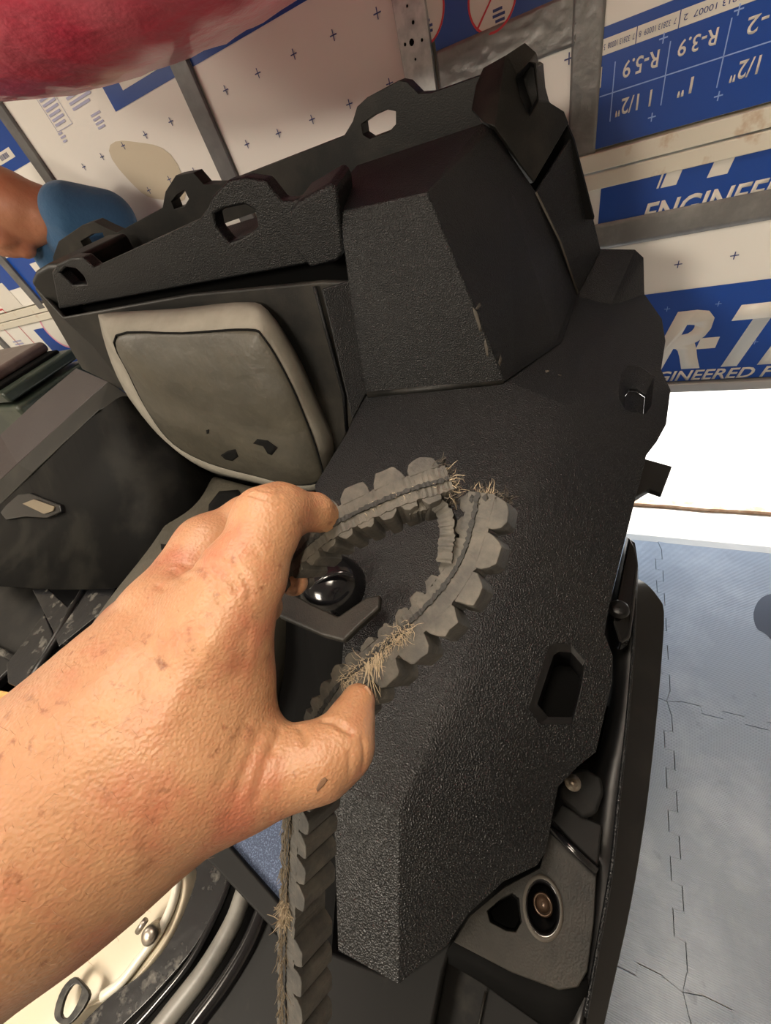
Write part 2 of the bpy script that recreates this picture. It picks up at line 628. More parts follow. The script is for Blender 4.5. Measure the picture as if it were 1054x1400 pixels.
# section joint: two painted rails with a gap
box('joint_rail', ((DX0 + DX1) / 2, DY + 0.004, 1.192), (DX1 - DX0, 0.034, 0.036), M_RAIL, door, bevel=0.003)
box('joint_rail', ((DX0 + DX1) / 2, DY + 0.004, 1.153), (DX1 - DX0, 0.032, 0.034), M_RAIL, door, bevel=0.003)
box('bottom_rail', ((DX0 + DX1) / 2, DY + 0.010, 0.545), (DX1 - DX0, 0.045, 0.032), M_ALU, door, bevel=0.004)
# stiles and tape
st = box('steel_stile', (-0.434, DY - 0.008, 1.50), (0.074, 0.02, 0.58), M_GALV, door, bevel=0.002)
for px, py, r in ((568, 30, .0028), (566, 57, .005), (557, 60, .0025), (580, 54, .0025), (571, 80, .002), (560, 8, .002)):
    x, z = dp(px, py)
    mesh('bolt_hole', *lathe_data([(0.0001, 0.0012), (r, 0.0012), (r * 1.2, 0.0)], (x, DY - 0.018, z), (0, -1, 0), 12), M_DK, st)
box('dark_stile', (-1.11, DY - 0.006, 1.50), (0.062, 0.016, 0.62), M_STRIP, door, bevel=0.002)
s2 = box('dark_stile', (-1.93, DY - 0.006, 1.50), (0.05, 0.016, 0.62), M_STRIP, door, bevel=0.002)
box('dark_stile', (-2.63, DY - 0.006, 1.50), (0.06, 0.016, 0.62), M_STRIP, door, bevel=0.002)
box('dark_stile', (-3.33, DY - 0.006, 0.85), (0.055, 0.016, 0.58), M_STRIP, door, bevel=0.002)
box('dark_stile', (-1.925, DY - 0.006, 0.85), (0.05, 0.016, 0.58), M_STRIP, door, bevel=0.002)
box('dark_stile', (-0.434, DY - 0.006, 0.85), (0.074, 0.016, 0.58), M_STRIP, door, bevel=0.002)


def wrinkled(name, x0, x1, z0, z1, m, lay, amp=0.0014, dens=0.006):
    nx, nz = max(3, int((x1 - x0) / dens)), max(3, int((z1 - z0) / dens))
    nx, nz = min(nx, 120), min(nz, 120)
    g = rng.normal(0, 1, (nx + 1, nz + 1))
    for _ in range(3):
        g = (g + np.roll(g, 1, 0) + np.roll(g, -1, 0)) / 3 if x1 - x0 > z1 - z0 else (g + np.roll(g, 1, 1) + np.roll(g, -1, 1)) / 3
    vs = [(x0 + (x1 - x0) * i / nx, DY - lay * 0.0009 - 0.0012 - amp * abs(g[i, j]), z0 + (z1 - z0) * j / nz) for i in range(nx + 1) for j in range(nz + 1)]
    fs = [(i * (nz + 1) + j, (i + 1) * (nz + 1) + j, (i + 1) * (nz + 1) + j + 1, i * (nz + 1) + j + 1) for i in range(nx) for j in range(nz)]
    return mesh(name, vs, fs, m, door, smooth=True, solid=0.0006, fixn=False)


wrinkled('duct_tape', -0.392, -0.09, 1.402, 1.478, M_TAPE, 2, 0.0016)
wrinkled('duct_tape', -0.097, -0.036, 1.21, 1.60, M_TAPE, 3, 0.0008)
wrinkled('duct_tape', -0.39, 0.98, 0.994, 1.058, M_TAPE, 3, 0.0005, 0.012)
# blue print
rect('blue_panel', -1.434, -1.145, 1.643, 1.80, M_BLUE, 1)
rect('blue_panel', -1.075, -0.475, 1.643, 1.80, M_BLUE, 1)
rect('blue_panel', -0.39, -0.066, 1.452, 1.80, M_BLUE, 1)
rect('blue_panel', -0.06, 0.98, 1.216, 1.412, M_BLUE, 1)
rect('blue_panel', -2.6, -1.955, 1.643, 1.80, M_BLUE, 1)
rect('blue_panel', -0.016, 0.98, 1.04, 1.139, M_BLUE, 1)
rect('blue_panel', 0.07, 0.98, 0.566, 0.855, M_BLUE, 1)
rect('blue_panel', -2.9, -1.95, 0.566, 1.10, M_BLUE, 1)
rect('blue_panel', -3.0, -1.955, 1.30, 1.42, M_BLUE, 1)
rect('blue_panel', -2.66, -2.50, 1.222, 1.30, M_BLUE, 1)
rect('blue_panel', -3.9, -3.37, 0.72, 0.93, M_BLUE, 1)
rect('label_strip', -1.36, -1.16, 1.672, 1.70, M_WHP, 2)
rect('label_strip', -1.075, -0.7, 1.686, 1.71, M_WHP, 2)
rect('label_strip', -2.25, -2.03, 1.672, 1.70, M_WHP, 2)
rect('label_strip', -0.06, 0.98, 1.371, 1.395, M_WHP, 2)


# lettering
def text_obj(s, p0, p1, h, m, parent=None, lay=2, shear=0.0, name='lettering', bold=0.0, th=0.0004):
    """s from plane point p0 to p1 (x, z), cap height h; reversed direction = upside down"""
    c = bpy.data.curves.new('t', 'FONT')
    c.body = s
    c.shear = shear
    c.offset = bold
    c.resolution_u = 3
    c.extrude = 0.0
    t = bpy.data.objects.new('t', c)
    COL.objects.link(t)
    bpy.context.view_layer.update()
    me = bpy.data.meshes.new_from_object(t.evaluated_get(bpy.context.evaluated_depsgraph_get()))
    bpy.data.objects.remove(t)
    bpy.data.curves.remove(c)
    co = np.zeros(len(me.vertices) * 3, np.float32)
    me.vertices.foreach_get('co', co)
    co = co.reshape(-1, 3)
    x0, x1 = co[:, 0].min(), co[:, 0].max()
    y1 = 0.70
    d = np.array([p1[0] - p0[0], p1[1] - p0[1]])
    Ln = np.linalg.norm(d)
    d /= Ln
    up = np.array([-d[1], d[0]])
    u = (co[:, 0] - x0) / (x1 - x0) * Ln
    v = co[:, 1] / y1 * h
    out = np.zeros_like(co)
    out[:, 0] = p0[0] + u * d[0] + v * up[0]
    out[:, 2] = p0[1] + u * d[1] + v * up[1]
    out[:, 1] = DY - lay * 0.0009 - 0.0004
    me.vertices.foreach_set('co', out.ravel())
    me.update()
    o = link(name, me, m, parent or door)
    md = o.modifiers.new('solid', 'SOLIDIFY')
    md.thickness = th
    md.offset = 0
    return o


def dtext(s, a, b, cap, m, **k):
    """a, b: where the writing starts and ends on the door; cap: a point at cap height above a"""
    p0, p1 = dp(*a), dp(*b)
    z = (p0[1] + p1[1]) / 2
    h = abs(dp(*cap)[1] - p0[1])
    return text_obj(s, (p0[0], z), (p1[0], z), h, m, **k)


# upside-down chart on the right-hand blue board
dtext('R-5.9', (902, 69), (853, 83), (896, 94), M_WHP, bold=0.012)
dtext('R-3.9', (983, 38), (929, 55), (975, 63), M_WHP, bold=0.012)
dtext('R-2', (1076, 8), (1024, 22), (1062, 37), M_WHP, bold=0.012)
text_obj('R-7.8', (-0.034, 1.354), (-0.095, 1.354), 0.032, M_WHP, bold=0.012)
dtext('1 1/2"', (892, 123), (843, 137), (888, 146), M_WHP, bold=0.012)
dtext('1"', (949, 104), (929, 111), (944, 127), M_WHP, bold=0.012)
dtext('1/2"', (1042, 74), (1002, 88), (1036, 100), M_WHP, bold=0.012)
z0 = dp(910, 103)[1]
rect('chart_line', -0.035, 0.6, z0 - 0.001, z0 + 0.001, M_LBLUE, 2)
for (ax_, ay), (bx_, by) in (((841, 84), (834, 166)), ((917, 56), (903, 144)), ((1001, 24), (979, 120))):
    x = (dp(ax_, ay)[0] + dp(bx_, by)[0]) / 2
    rect('chart_line', x - 0.001, x + 0.001, dp(bx_, by)[1], dp(ax_, ay)[1], M_LBLUE, 2)
for s, x0, x1 in (('7  32813 10009  8', 0.093, 0.03), ('7  32813 10007  2', 0.22, 0.105), ('7  32813 10008  5', 0.022, -0.034), ('7  32813 10005  8', 0.33, 0.232)):
    text_obj(s, (x0, 1.387), (x1, 1.387), 0.0085, M_NAVY, lay=3)
for x in (0.0255, 0.0985, 0.226):
    rect('chart_line', x - .0008, x + .0008, 1.371, 1.395, M_NAVY, 3)


def plus(px, py, m, s=0.009, w=0.0011):
    x, z = dp(px, py)
    v = join_data([box_data((x, DY - 0.0022, z), (2 * s, 0.0005, 2 * w)), box_data((x, DY - 0.0023, z), (2 * w, 0.0005, 2 * s))])
    return mesh('plus_mark', *v, m, door)


for q in ((907, 52), (1010, 13), (891, 160), (982, 131)):
    plus(*q, M_LBLUE, 0.0075)
for q in ((927, 361), (1004, 349)):
    plus(*q, M_NAVY)
for q in ((912, 422), (982, 415), (1032, 467)):
    plus(*q, M_LBLUE, 0.007, 0.0006)
for q in ((778, 80), (649, 112), (516, 18), (456, 48), (402, 74), (353, 100), (309, 123), (427, 163), (381, 182), (478, 142), (533, 114), (338, 197),
          (234, 166), (199, 184), (169, 199), (140, 214), (115, 228), (204, 260), (266, 234), (232, 245), (86, 250)):
    plus(*q, M_NAVY, 0.0095)
# lower section logo
zb = dp(930, 500)[1]
hb = dp(945, 427)[1] - zb
text_obj('R', (dp(884, 500)[0], zb), (dp(957, 500)[0], zb), hb, M_WHP, shear=0.3, bold=0.045, name='logo_letter')
text_obj('TECH', (dp(980, 497)[0], zb), (dp(980, 497)[0] + 0.52, zb), hb, M_WHP, shear=0.3, bold=0.045, name='logo_letter')
q = [dp(951, 477), dp(958, 462), dp(984, 460), dp(977, 476)]
prism('logo_letter', [(a, DY - 0.002, b) for a, b in ((q[0][0], q[0][1]), (q[1][0], q[1][1]), (q[2][0], q[1][1]), (q[3][0], q[0][1]))], (0, -0.0005, 0), M_WHP, door)
text_obj('ENGINEERED FOR', (0.125, 0.569), (0.56, 0.569), 0.034, M_WHP, shear=0.2, bold=0.02)
text_obj('ENGINEERED FOR', (0.085, 1.036), (0.56, 1.036), 0.044, M_WHP, shear=0.2, bold=0.022)
for quad in (((897, 258), (908, 223), (911, 222), (900, 257)), ((903, 256), (915, 221), (937, 215), (924, 253)), ((966, 243), (981, 205), (1010, 197), (994, 237))):
    q = [dp(*a) for a in quad]
    zb = (q[0][1] + q[3][1]) / 2
    sh = [(q[0][0], zb), (q[1][0], 1.139), (q[2][0], 1.139), (q[3][0], zb)]
    prism('lettering', [(a, DY - 0.002, b) for a, b in sh], (0, -0.0005, 0), M_WHP, door)


def ring(name, cx, cz, r0, r1, m, lay, parent=None, n=40):
    y = DY - lay * 0.0009
    vs, fs = [], []
    for k in range(n):
        a = 2 * math.pi * k / n
        for r in (r0, r1):
            vs.append((cx + r * math.cos(a), y - 0.0004, cz + r * math.sin(a)))
    for k in range(n):
        j = (k + 1) % n
        fs.append((2 * k, 2 * j, 2 * j + 1, 2 * k + 1))
    return mesh(name, vs, fs, m, parent or door, solid=0.0004)


# prohibition signs printed on the blue board
for px, py, rr in ((574, 14, 0.058), (673, -4, 0.052)):
    x, z = dp(px, py)
    if px < 600:
        x -= 0.0
    sg = ring('sign_disc', x, z, 0.0002, rr, M_WHP, 2)
    ring('sign_ring', x, z, rr - 0.004, rr, M_REDP, 3, sg)
    prism('sign_bar', [(x - rr * .70 - .002, DY - .0035, z - rr * .68), (x - rr * .68, DY - .0035, z - rr * .70 - .002), (x + rr * .70, DY - .0035, z + rr * .68), (x + rr * .68, DY - .0035, z + rr * .70)], (0, -0.0003, 0), M_REDP, sg)
    # small striped beetle
    for k, (ox, oz, hw) in enumerate(((0.010, -0.020, 0.010), (0.012, -0.028, 0.013), (0.014, -0.036, 0.010))):
        rect('sign_bug', x + ox - hw, x + ox + hw, z + oz - .0022, z + oz + .0022, M_NAVY, 3, parent=sg)
# printed notices on the left board
for px0, py0, px1, py1, m in ((48, 128, 92, 128, M_LAV), (94, 118, 130, 116, M_LAV), (124, 152, 146, 170, M_LAV), (82, 180, 94, 194, M_LAV)):
    pass


def notice(px, py, wd, ht, rows, m, frame=False):
    x, z = dp(px, py)
    parts = []
    for i in range(rows):
        zz = z + ht / 2 - ht * (i + 0.5) / rows
        fr = rng.uniform(0.7, 1.0)
        parts.append(box_data((x - wd / 2 * (1 - fr), DY - 0.002, zz), (wd * fr, 0.0004, ht / rows * 0.5)))
    if frame:
        a, b = wd / 2 + .008, ht / 2 + .008
        parts += [box_data((x, DY - .002, z + s * b), (2 * a, .0004, .0014)) for s in (1, -1)] + [box_data((x + s * a, DY - .002, z), (.0014, .0004, 2 * b)) for s in (1, -1)]
    return mesh('printed_notice', *join_data(parts), m, door)


notice(72, 147, 0.075, 0.085, 7, M_LAV, True)
notice(108, 130, 0.12, 0.05, 4, M_LAV)
notice(136, 164, 0.05, 0.04, 4, M_LAV)
notice(87, 187, 0.03, 0.03, 3, M_LAV)
# brown-stained patch where the board has yellowed
x, z = dp(205, 235)
pts = [(x + .13 * math.cos(t) * (1 + .1 * math.sin(3 * t)), DY - .0012, z + .10 * math.sin(t) * (1 + .2 * math.cos(2 * t)) - .3 * .13 * math.cos(t)) for t in np.linspace(0, 2 * math.pi, 26, endpoint=False)]
pts = [(*p[:2], max(p[2], 1.22)) for p in pts]
tag(prism('yellowed_patch', pts, (0, -0.0003, 0), M_TAN, door), 'tan yellowed patch on the white board')
# barcode strips
for x0, x1 in ((-1.06, -0.98), (-0.95, -0.88), (-0.86, -0.78), (-1.23, -1.19), (-2.12, -2.06)):
    zc = 1.698 if x0 > -1.1 else 1.686
    parts = [box_data((x0 + (x1 - x0) * (i + .5) / 14, DY - .0028, zc), ((x1 - x0) / 14 * rng.uniform(.25, .7), .0004, .014)) for i in range(14)]
    mesh('barcode', *join_data(parts), M_NAVY, door)
# far left boards: a red-lined table, a pink ring and white strokes
x, z = dp(27, 460)
tb = []
for s in (-1, 1):
    tb.append(box_data((x + s * .085, DY - .002, z), (.005, .0004, .30)))
for zz in (z - .15, z - .10, z + .15):
    tb.append(box_data((x, DY - .002, zz), (.175, .0004, .008)))
mesh('printed_table', *join_data(tb), M_REDP, door)
notice(27, 470, 0.10, 0.05, 3, M_LAV)
notice(50, 492, 0.12, 0.08, 4, M_LAV)
x, z = dp(78, 452)
rg = ring('sign_disc', x, z, 0.0002, 0.10, M_WHP, 2)
ring('sign_ring', x, z, 0.088, 0.10, mat('pink_print', (0.7, 0.3, 0.42), 0.4), 3, rg)
rect('lettering', x + .03, x + .10, z - .155, z - .14, M_WHP, 2)
rect('lettering', -2.46, -2.30, 1.30, 1.372, M_WHP, 2)
rect('lettering', -3.0, -2.80, 1.22, 1.34, M_WHP, 2)


# ------------------------------------------------------------------ interlocking foam floor mats
MX, MY, MP = 0.292, 0.545, 0.612


def seam_curve(length, seed):
    """zigzag of an interlocking edge: list of (along, across)"""
    r = np.random.default_rng(seed)
    pts, s, sgn, nn = [(0.0, 0.0)], 0.035, 1, 11
    stp = (length - 0.07) / nn
    for k in range(nn):
        a, b = s + stp * k, s + stp * (k + 1)
        h = 0.0105 * sgn
        pts += [(a + 0.002 * (1 if k else 0), h * 0.9), (a - 0.003, h), (b + 0.003, h), (b - 0.002, h * 0.9)]
        sgn = -sgn
    pts.append((length, 0.0))
    return pts


def mat_tile(i, j, label):
    x0, y0 = MX + i * MP, MY + j * MP
    g = 0.0009
    out = []
    zz = seam_curve(MP, 1)
    out += [(x0 + a, y0 + b + g) for a, b in zz[:-1]]
    out += [(x0 + MP + b - g, y0 + a) for a, b in zz[:-1]]
    if j == 0:
        out += [(x0 + MP - a, y0 + MP - 0.004) for a, b in zz[:-1]]
    else:
        out += [(x0 + MP - a, y0 + MP + [q for q in zz[::-1]][k][1] - g) for k, (a, b) in enumerate([(MP - q[0], q[1]) for q in zz[::-1]][:-1])]
    out += [(x0 + b + g, y0 + a) for a, b in zz[::-1][:-1]]
    o = prism('floor_mat', [(a, b, -0.0095) for a, b in out], (0, 0, 0.0115), M_MAT)
    md = o.modifiers.new('bevel', 'BEVEL')
    md.width = 0.0009
    md.segments = 2
    md.limit_method = 'ANGLE'
    md.angle_limit = math.radians(40)
    return tag(o, label, 'floor mat', 'interlocking grey foam floor mats')


MAT0 = mat_tile(0, 0, 'grey foam floor mat with a dark stain, nearest the open door on the right')
mat_tile(0, -1, 'ribbed grey foam floor mat, middle of the right-hand row of mats')
mat_tile(0, -2, 'ribbed grey foam floor mat in the bottom right corner')
mat_tile(-1, 0, 'grey foam floor mat by the door, mostly hidden behind the black fender')
mat_tile(-1, -1, 'grey foam floor mat along the lower edge of the black fender')
mat_tile(-1, -2, 'grey foam floor mat below the fender at the bottom edge')

prism('damp_stain', [P(a, b, z=0.0021) for a, b in sub_poly([(1030, 838), (1040, 818), (1062, 812), (1084, 830), (1088, 862), (1064, 880), (1046, 866), (1034, 858)], 22)], (0, 0, 0.0004), mat('damp_dark_stain', (0.075, 0.085, 0.11), 0.3), MAT0)

# ------------------------------------------------------------------ the off-road vehicle
VC = (-0.82, 0.45, 0.0)
veh = empty('off_road_vehicle', VC)
tag(veh, 'black plastic single-seat off-road vehicle with cargo rails and a torn grey seat', 'vehicle')


def V(px, py, z=None, Y=None, X=None):
    if z is not None:
        return P(px, py, z=z)
    if Y is not None:
        return P(px, py, Y=Y)
    return P(px, py, X=X)


def solid_panel(name, verts, faces, m, bev, th=0.006, segs=4, cuts=(), ang=12, parent=None):
    o = mesh(name, verts, faces, m, parent or veh)
    # panel normals towards the sky, then thickened downwards
    me = o.data
    up = sum((p.normal.z * p.area for p in me.polygons))
    if up < 0:
        me.flip_normals()
    md = o.modifiers.new('solid', 'SOLIDIFY')
    md.thickness = th
    md.offset = -1
    md.use_even_offset = True
    if cuts:
        cut(o, cuts)
    add_bevel(o, bev, segs, ang)
    return o


# --- right side panel -------------------------------------------------
pv = {
    'a1': V(498, 540, 1.05), 'a2': V(689, 520, 1.05), 'a3': V(764, 464, 1.05), 'a4': V(786, 404, 1.05), 'a5': V(816, 340, Y=1.06),
    'l1': V(474, 592, 1.02), 'l2': V(430, 664, 0.985), 'l3': V(470, 868, 0.945), 'l4': V(455, 1075, 0.905),
    'f0': V(868, 341, Y=1.065), 'f1': V(838, 418, 1.03), 'f2': V(790, 560, 1.015), 'f3': V(728, 695, 0.99), 'f4': V(655, 855, 0.962), 'f5': V(590, 1012, 0.945), 'f6': V(545, 1108, 0.932),
    'r0': V(880, 352, Y=1.06), 'r1': V(881, 402, 1.0), 'r2': V(905, 436, 0.985), 'r3': V(910, 466, 0.98), 'r4': V(904, 505, 0.978), 'r5': V(917, 533, 0.972), 'r6': V(911, 580, 0.962),
    'r7': V(898, 604, 0.96), 'r8': V(884, 622, 0.958), 'r9': V(853, 745, 0.935), 'r10': V(825, 862, 0.912), 'r11': V(838, 897, 0.90), 'r12': V(837, 932, 0.895), 'r13': V(815, 1028, 0.884),
    'r14': V(790, 1048, 0.880), 'r15': V(763, 1076, 0.878), 'r16': V(746, 1165, 0.868), 'r17': V(734, 1184, 0.866), 'r18': V(688, 1206, 0.862), 'r19': V(640, 1250, 0.855), 'r20': V(612, 1292, 0.848),
    'b1': V(545, 1346, 0.842), 'b0': V(462, 1300, 0.845),
}
fold = {'f1': ('a4', 'r1', .025), 'f2': ('a2', 'r5', .035), 'f3': ('l2', 'r9', .035), 'f4': ('l3', 'r11', .028), 'f5': ('l3', 'r13', .016), 'f6': ('l4', 'r16', .008)}
for k_, (i_, o_, w_) in fold.items():
    f_ = pv[k_]
    for sfx, q_ in (('a', pv[i_]), ('b', pv[o_])):
        d_ = q_ - f_
        pv[k_ + sfx] = f_ + d_ * (w_ / np.linalg.norm(d_))
    pv[k_] = 0.5 * f_ + 0.25 * (pv[k_ + 'a'] + pv[k_ + 'b'])
keys = list(pv)
ix = {k: i for i, k in enumerate(keys)}
pf = [['a1', 'l1', 'l2', 'f3a', 'f2a', 'a2'], ['a2', 'f2a', 'f1a', 'a4', 'a3'], ['a4', 'f1a', 'f1', 'f0', 'a5'], ['l2', 'l3', 'f4a', 'f3a'], ['l3', 'l4', 'f6a', 'f5a', 'f4a'],
      ['f0', 'f1', 'f1b', 'r1', 'r0'], ['f1b', 'f2b', 'r5', 'r4', 'r3', 'r2', 'r1'], ['f2b', 'f3b', 'r9', 'r8', 'r7', 'r6', 'r5'], ['f3b', 'f4b', 'r11', 'r10', 'r9'], ['f4b', 'f5b', 'r13', 'r12', 'r11'],
      ['f5b', 'f6b', 'r16', 'r15', 'r14', 'r13'], ['f6b', 'b1', 'r20', 'r19', 'r18', 'r17', 'r16'], ['l4', 'b0', 'b1', 'f6', 'f6a'], ['f6', 'b1', 'f6b']]
for k_ in range(1, 6):
    pf += [[f'f{k_}a', f'f{k_+1}a', f'f{k_+1}', f'f{k_}'], [f'f{k_}', f'f{k_+1}', f'f{k_+1}b', f'f{k_}b']]
SLOT1 = [(848, 512), (858, 500), (876, 502), (894, 514), (890, 556), (882, 566), (856, 562), (846, 545)]
SLOT2 = [(750, 884), (760, 878), (780, 880), (800, 903), (795, 938), (782, 990), (740, 990), (722, 968)]


def slot_prism(pix, z, dz=0.05):
    top = [P(x, y, z=z) for x, y in pix]
    c = np.mean(top, axis=0)
    return [t + np.array([0, 0, dz]) for t in top]


def slot_cut(pix, z):
    return prism_data(slot_prism(pix, z), (0, 0, -0.10))


panel = solid_panel('side_panel', [pv[k] for k in keys], [[ix[k] for k in f] for f in pf], M_PL, 0.012, 0.007, 4, (), 12)
TP = bvh_of(panel)
panel.modifiers.remove(panel.modifiers['bevel'])
cut(panel, [prism_data([hit(TP, *q)[0] + np.array([0, 0, 0.03]) for q in s], (0, 0, -0.09)) for s in (SLOT1, SLOT2)])
add_bevel(panel, 0.009, 4, 14)


def slot_liner(pix, scale, z, depth, m, parent, shift=(0, 0), floor=False, tree=None):
    """moulded surround: lip flush with the panel, sloping ledge, then a well"""
    pix = np.array(pix, float)
    c = pix.mean(0)
    outer = [hit(TP, *q)[0] - np.array([0, 0, 0.0005]) for q in pix]
    inner = [hit(TP, *(c + np.array(shift) + (q - c) * scale))[0] - np.array([0, 0, z]) for q in pix]
    n = len(pix)
    low = [q + np.array([0, 0, -depth]) for q in inner]
    ol = [q + np.array([0, 0, -0.02]) for q in outer]
    vs = outer + inner + low
    fs = []
    for i in range(n):
        j = (i + 1) % n
        fs += [(i, j, n + j, n + i), (n + i, n + j, 2 * n + j, 2 * n + i)]
    mesh('slot_floor', low, [tuple(range(n))], floor, parent, solid=0.002)
    return mesh('slot_liner', vs, fs, m, parent, solid=0.002, bevel=0.0015, segs=2, ang=25)


slot_liner(SLOT1, 0.60, 0.012, 0.006, M_PL, panel, (0, 10), M_PL)
slot_liner(SLOT2, 0.80, 0.006, 0.045, M_SM, panel, (4, 0), M_DK)  # black floor stands in for the shade seen through the open slot

# --- storage pillar at the rear right ----------------------------------
sv = {
    'ftl': V(463, 290, Y=0.70), 'ftr': V(584, 263, Y=0.70), 'fbr': V(690, 522, 1.052), 'fbl': V(500, 540, 1.052), 'ntl': V(476, 384, Y=0.668), 'ntl2': V(440, 395, Y=0.662), 'fbl2': V(482, 575, 1.03),
    'tl': V(463, 253, Y=0.76), 'tl2': V(487, 226, Y=0.87), 'tb': V(659, 171, Y=0.90), 'tbr': V(676, 176, Y=0.915),
    's1': V(733, 262, Y=0.95), 's2': V(790, 404, 1.05), 's3': V(768, 468, 1.05), 'sm': V(765, 330, Y=0.96),
    'o1': V(780, 188, Y=1.03), 'o2': V(800, 250, Y=1.045), 'o3': V(822, 342, Y=1.055),
}
sk = list(sv)
si = {k: i for i, k in enumerate(sk)}
sf = [['ftl', 'ftr', 'tbr', 'tb', 'tl2', 'tl'], ['ftl', 'ntl', 'fbl', 'fbr', 'ftr'], ['ntl', 'ntl2', 'fbl2', 'fbl'], ['ftr', 'fbr', 's3', 's2', 'sm', 's1', 'tbr'], ['s1', 'sm', 's2', 'o3', 'o2', 'o1']]
pillar = mesh('storage_pillar', [sv[k] for k in sk], [[si[k] for k in f] for f in sf], M_PL, veh)
me = pillar.data
if sum(p.normal.y * p.area for p in me.polygons) > 0:
    me.flip_normals()
md = pillar.modifiers.new('solid', 'SOLIDIFY')
md.thickness = 0.007
md.offset = -1
add_bevel(pillar, 0.011, 4, 14)

mesh('edge_wear', *tube_data([sv['s1'] + np.array([.0, -.004, 0]), sv['sm'] + np.array([.002, -.004, 0]), sv['s2'] + np.array([0, -.002, .004])], 0.0022, 6), M_DUSTR, pillar, smooth=True)
TPL = bvh_of(pillar)
for pix in ([(646, 420), (652, 426), (656, 440), (659, 452), (656, 454), (652, 442), (648, 430)], [(655, 414), (658, 418), (652, 424), (650, 422)], [(663, 462), (667, 474), (668, 488), (665, 486), (662, 472)], [(684, 484), (686, 492), (683, 502), (681, 496)]):
    decal('scuff_mark', TPL, pix, M_DUSTR, pillar, 0.0006, 0.0003)
for pix in ([(676, 524), (690, 518), (697, 524), (690, 534), (680, 532)], [(745, 507), (750, 506), (751, 509), (746, 510)], [(762, 513), (767, 512), (767, 515)], [(480, 566), (494, 548), (498, 552), (486, 568)], [(460, 612), (470, 594), (474, 598), (466, 612)]):
    decal('scuff_mark', TP, pix, M_DUSTR, panel, 0.0006, 0.0003)
# --- rear rail with hooked tie-down loops ---------------------------------
RY = 0.97


def rail(name, pix, y, th, holes, m, bev=0.005):
    pts = [P(a, b, Y=y) for a, b in pix]
    o = prism(name, pts, (0, th, 0), m, veh)
    if holes:
        cs = []
        for h in holes:
            q = [P(a, b, Y=y) - np.array([0, 0.03, 0]) for a, b in h]
            cs.append(prism_data(q, (0, th + 0.06, 0)))
        cut(o, cs)
    add_bevel(o, bev, 3, 30)
    return o


rear_rail = rail('rear_rail', [(72, 352), (80, 330), (112, 308), (128, 303), (146, 312), (160, 318), (222, 284), (226, 262), (240, 240), (264, 236), (278, 252), (300, 252), (470, 186), (482, 166), (488, 146),
                               (502, 133), (545, 110), (556, 112), (572, 128), (590, 127), (660, 102), (690, 160), (640, 178), (560, 214), (480, 244), (300, 308), (180, 362), (80, 402)],
                 RY, 0.035, [[(110, 330), (126, 320), (140, 318), (144, 330), (138, 338), (118, 344)], [(234, 276), (242, 266), (252, 260), (258, 272), (252, 282), (238, 286)],
                             [(494, 170), (508, 160), (530, 150), (541, 152), (541, 170), (532, 180), (505, 190), (496, 184)]], M_PL2)
# --- front rail (the near lip of the cargo box) -------------------------------
front_rail = rail('front_rail', [(70, 372), (76, 362), (96, 352), (112, 352), (128, 366), (272, 300), (284, 284), (290, 268), (312, 246), (334, 242), (362, 246), (384, 274), (400, 274), (456, 248),
                                 (462, 262), (462, 340), (440, 358), (100, 420), (80, 424)], 0.70, 0.03,
                  [[(82, 374), (90, 366), (104, 368), (114, 378), (118, 388), (98, 390)], [(292, 294), (306, 286), (334, 280), (348, 288), (352, 312), (328, 326), (312, 332), (296, 312)]], M_PL)
prism('rail_end_block', [P(a, b, Y=0.688) for a, b in ((396, 290), (406, 276), (452, 250), (461, 262), (470, 346), (462, 358), (424, 368), (402, 340))], (0, 0.07, 0.012), M_PL, veh, bevel=0.01, segs=4)
box('cargo_box', (-0.875, 0.86, 1.17), (1.02, 0.21, 0.27), M_DK, veh, bevel=0.01)
# left end knuckle where the rails meet
pts = [P(a, b, Y=0.72) for a, b in ((40, 386), (46, 372), (62, 362), (84, 360), (100, 384), (112, 412), (92, 424), (76, 424), (52, 400))]
prism('rail_corner', pts, (0, 0.22, 0.0), M_PL2, veh, bevel=0.012, segs=4)
# tray floor and left side wall between the rails
tl, tr = P(90, 395, Y=0.72)[0], P(470, 300, Y=0.72)[0]
box('cargo_tray', ((tl + tr) / 2, 0.845, 1.325), (tr - tl + 0.02, 0.25, 0.02), M_PURP, veh, bevel=0.006)
prism('seam_filler', [P(a, b, Y=1.03) for a, b in ((690, 150), (770, 160), (784, 192), (812, 300), (740, 300), (690, 200))], (0, 0.02, 0), M_DK, veh)
mesh('base_fillet', *tube_data([pv['a1'] + np.array([0.01, .002, 0]), 0.5 * (pv['a1'] + pv['a2']), pv['a2']], 0.009, 12), M_PL2, panel, smooth=True)
# --- corner tower with a tie-down window ----------------------------------------
tw = [V(644, 150, Y=0.955), V(650, 116, Y=0.96), V(660, 92, Y=0.962), V(692, 74, Y=0.955), V(718, 57, Y=0.99), V(734, 72, Y=1.0), V(742, 112, Y=1.005), V(752, 140, Y=1.005), V(772, 152, Y=1.02), V(778, 168, Y=1.03),
      V(730, 250, Y=0.945), V(677, 174, Y=0.905), V(660, 166, Y=0.90)]
mid = V(692, 128, Y=0.925)
n = len(tw)
c_in = [V(706, 104, Y=0.955), V(724, 84, Y=0.965), V(731, 88, Y=0.97), V(736, 138, Y=0.972), V(724, 158, Y=0.96), V(712, 132, Y=0.95)]
vs = tw + c_in
front = [(0, 1, 2, 3, 11, 12), (3, 13 + 0, 13 + 5, 13 + 4, 10, 11), (3, 4, 5, 14, 13), (5, 6, 7, 16, 15, 14), (7, 8, 9, 10, 17, 16)]
tower = mesh('corner_tower', vs, front, M_PL2, veh)
if sum(p.normal.y * p.area for p in tower.data.polygons) > 0:
    tower.data.flip_normals()
md = tower.modifiers.new('solid', 'SOLIDIFY')
md.thickness = 0.04
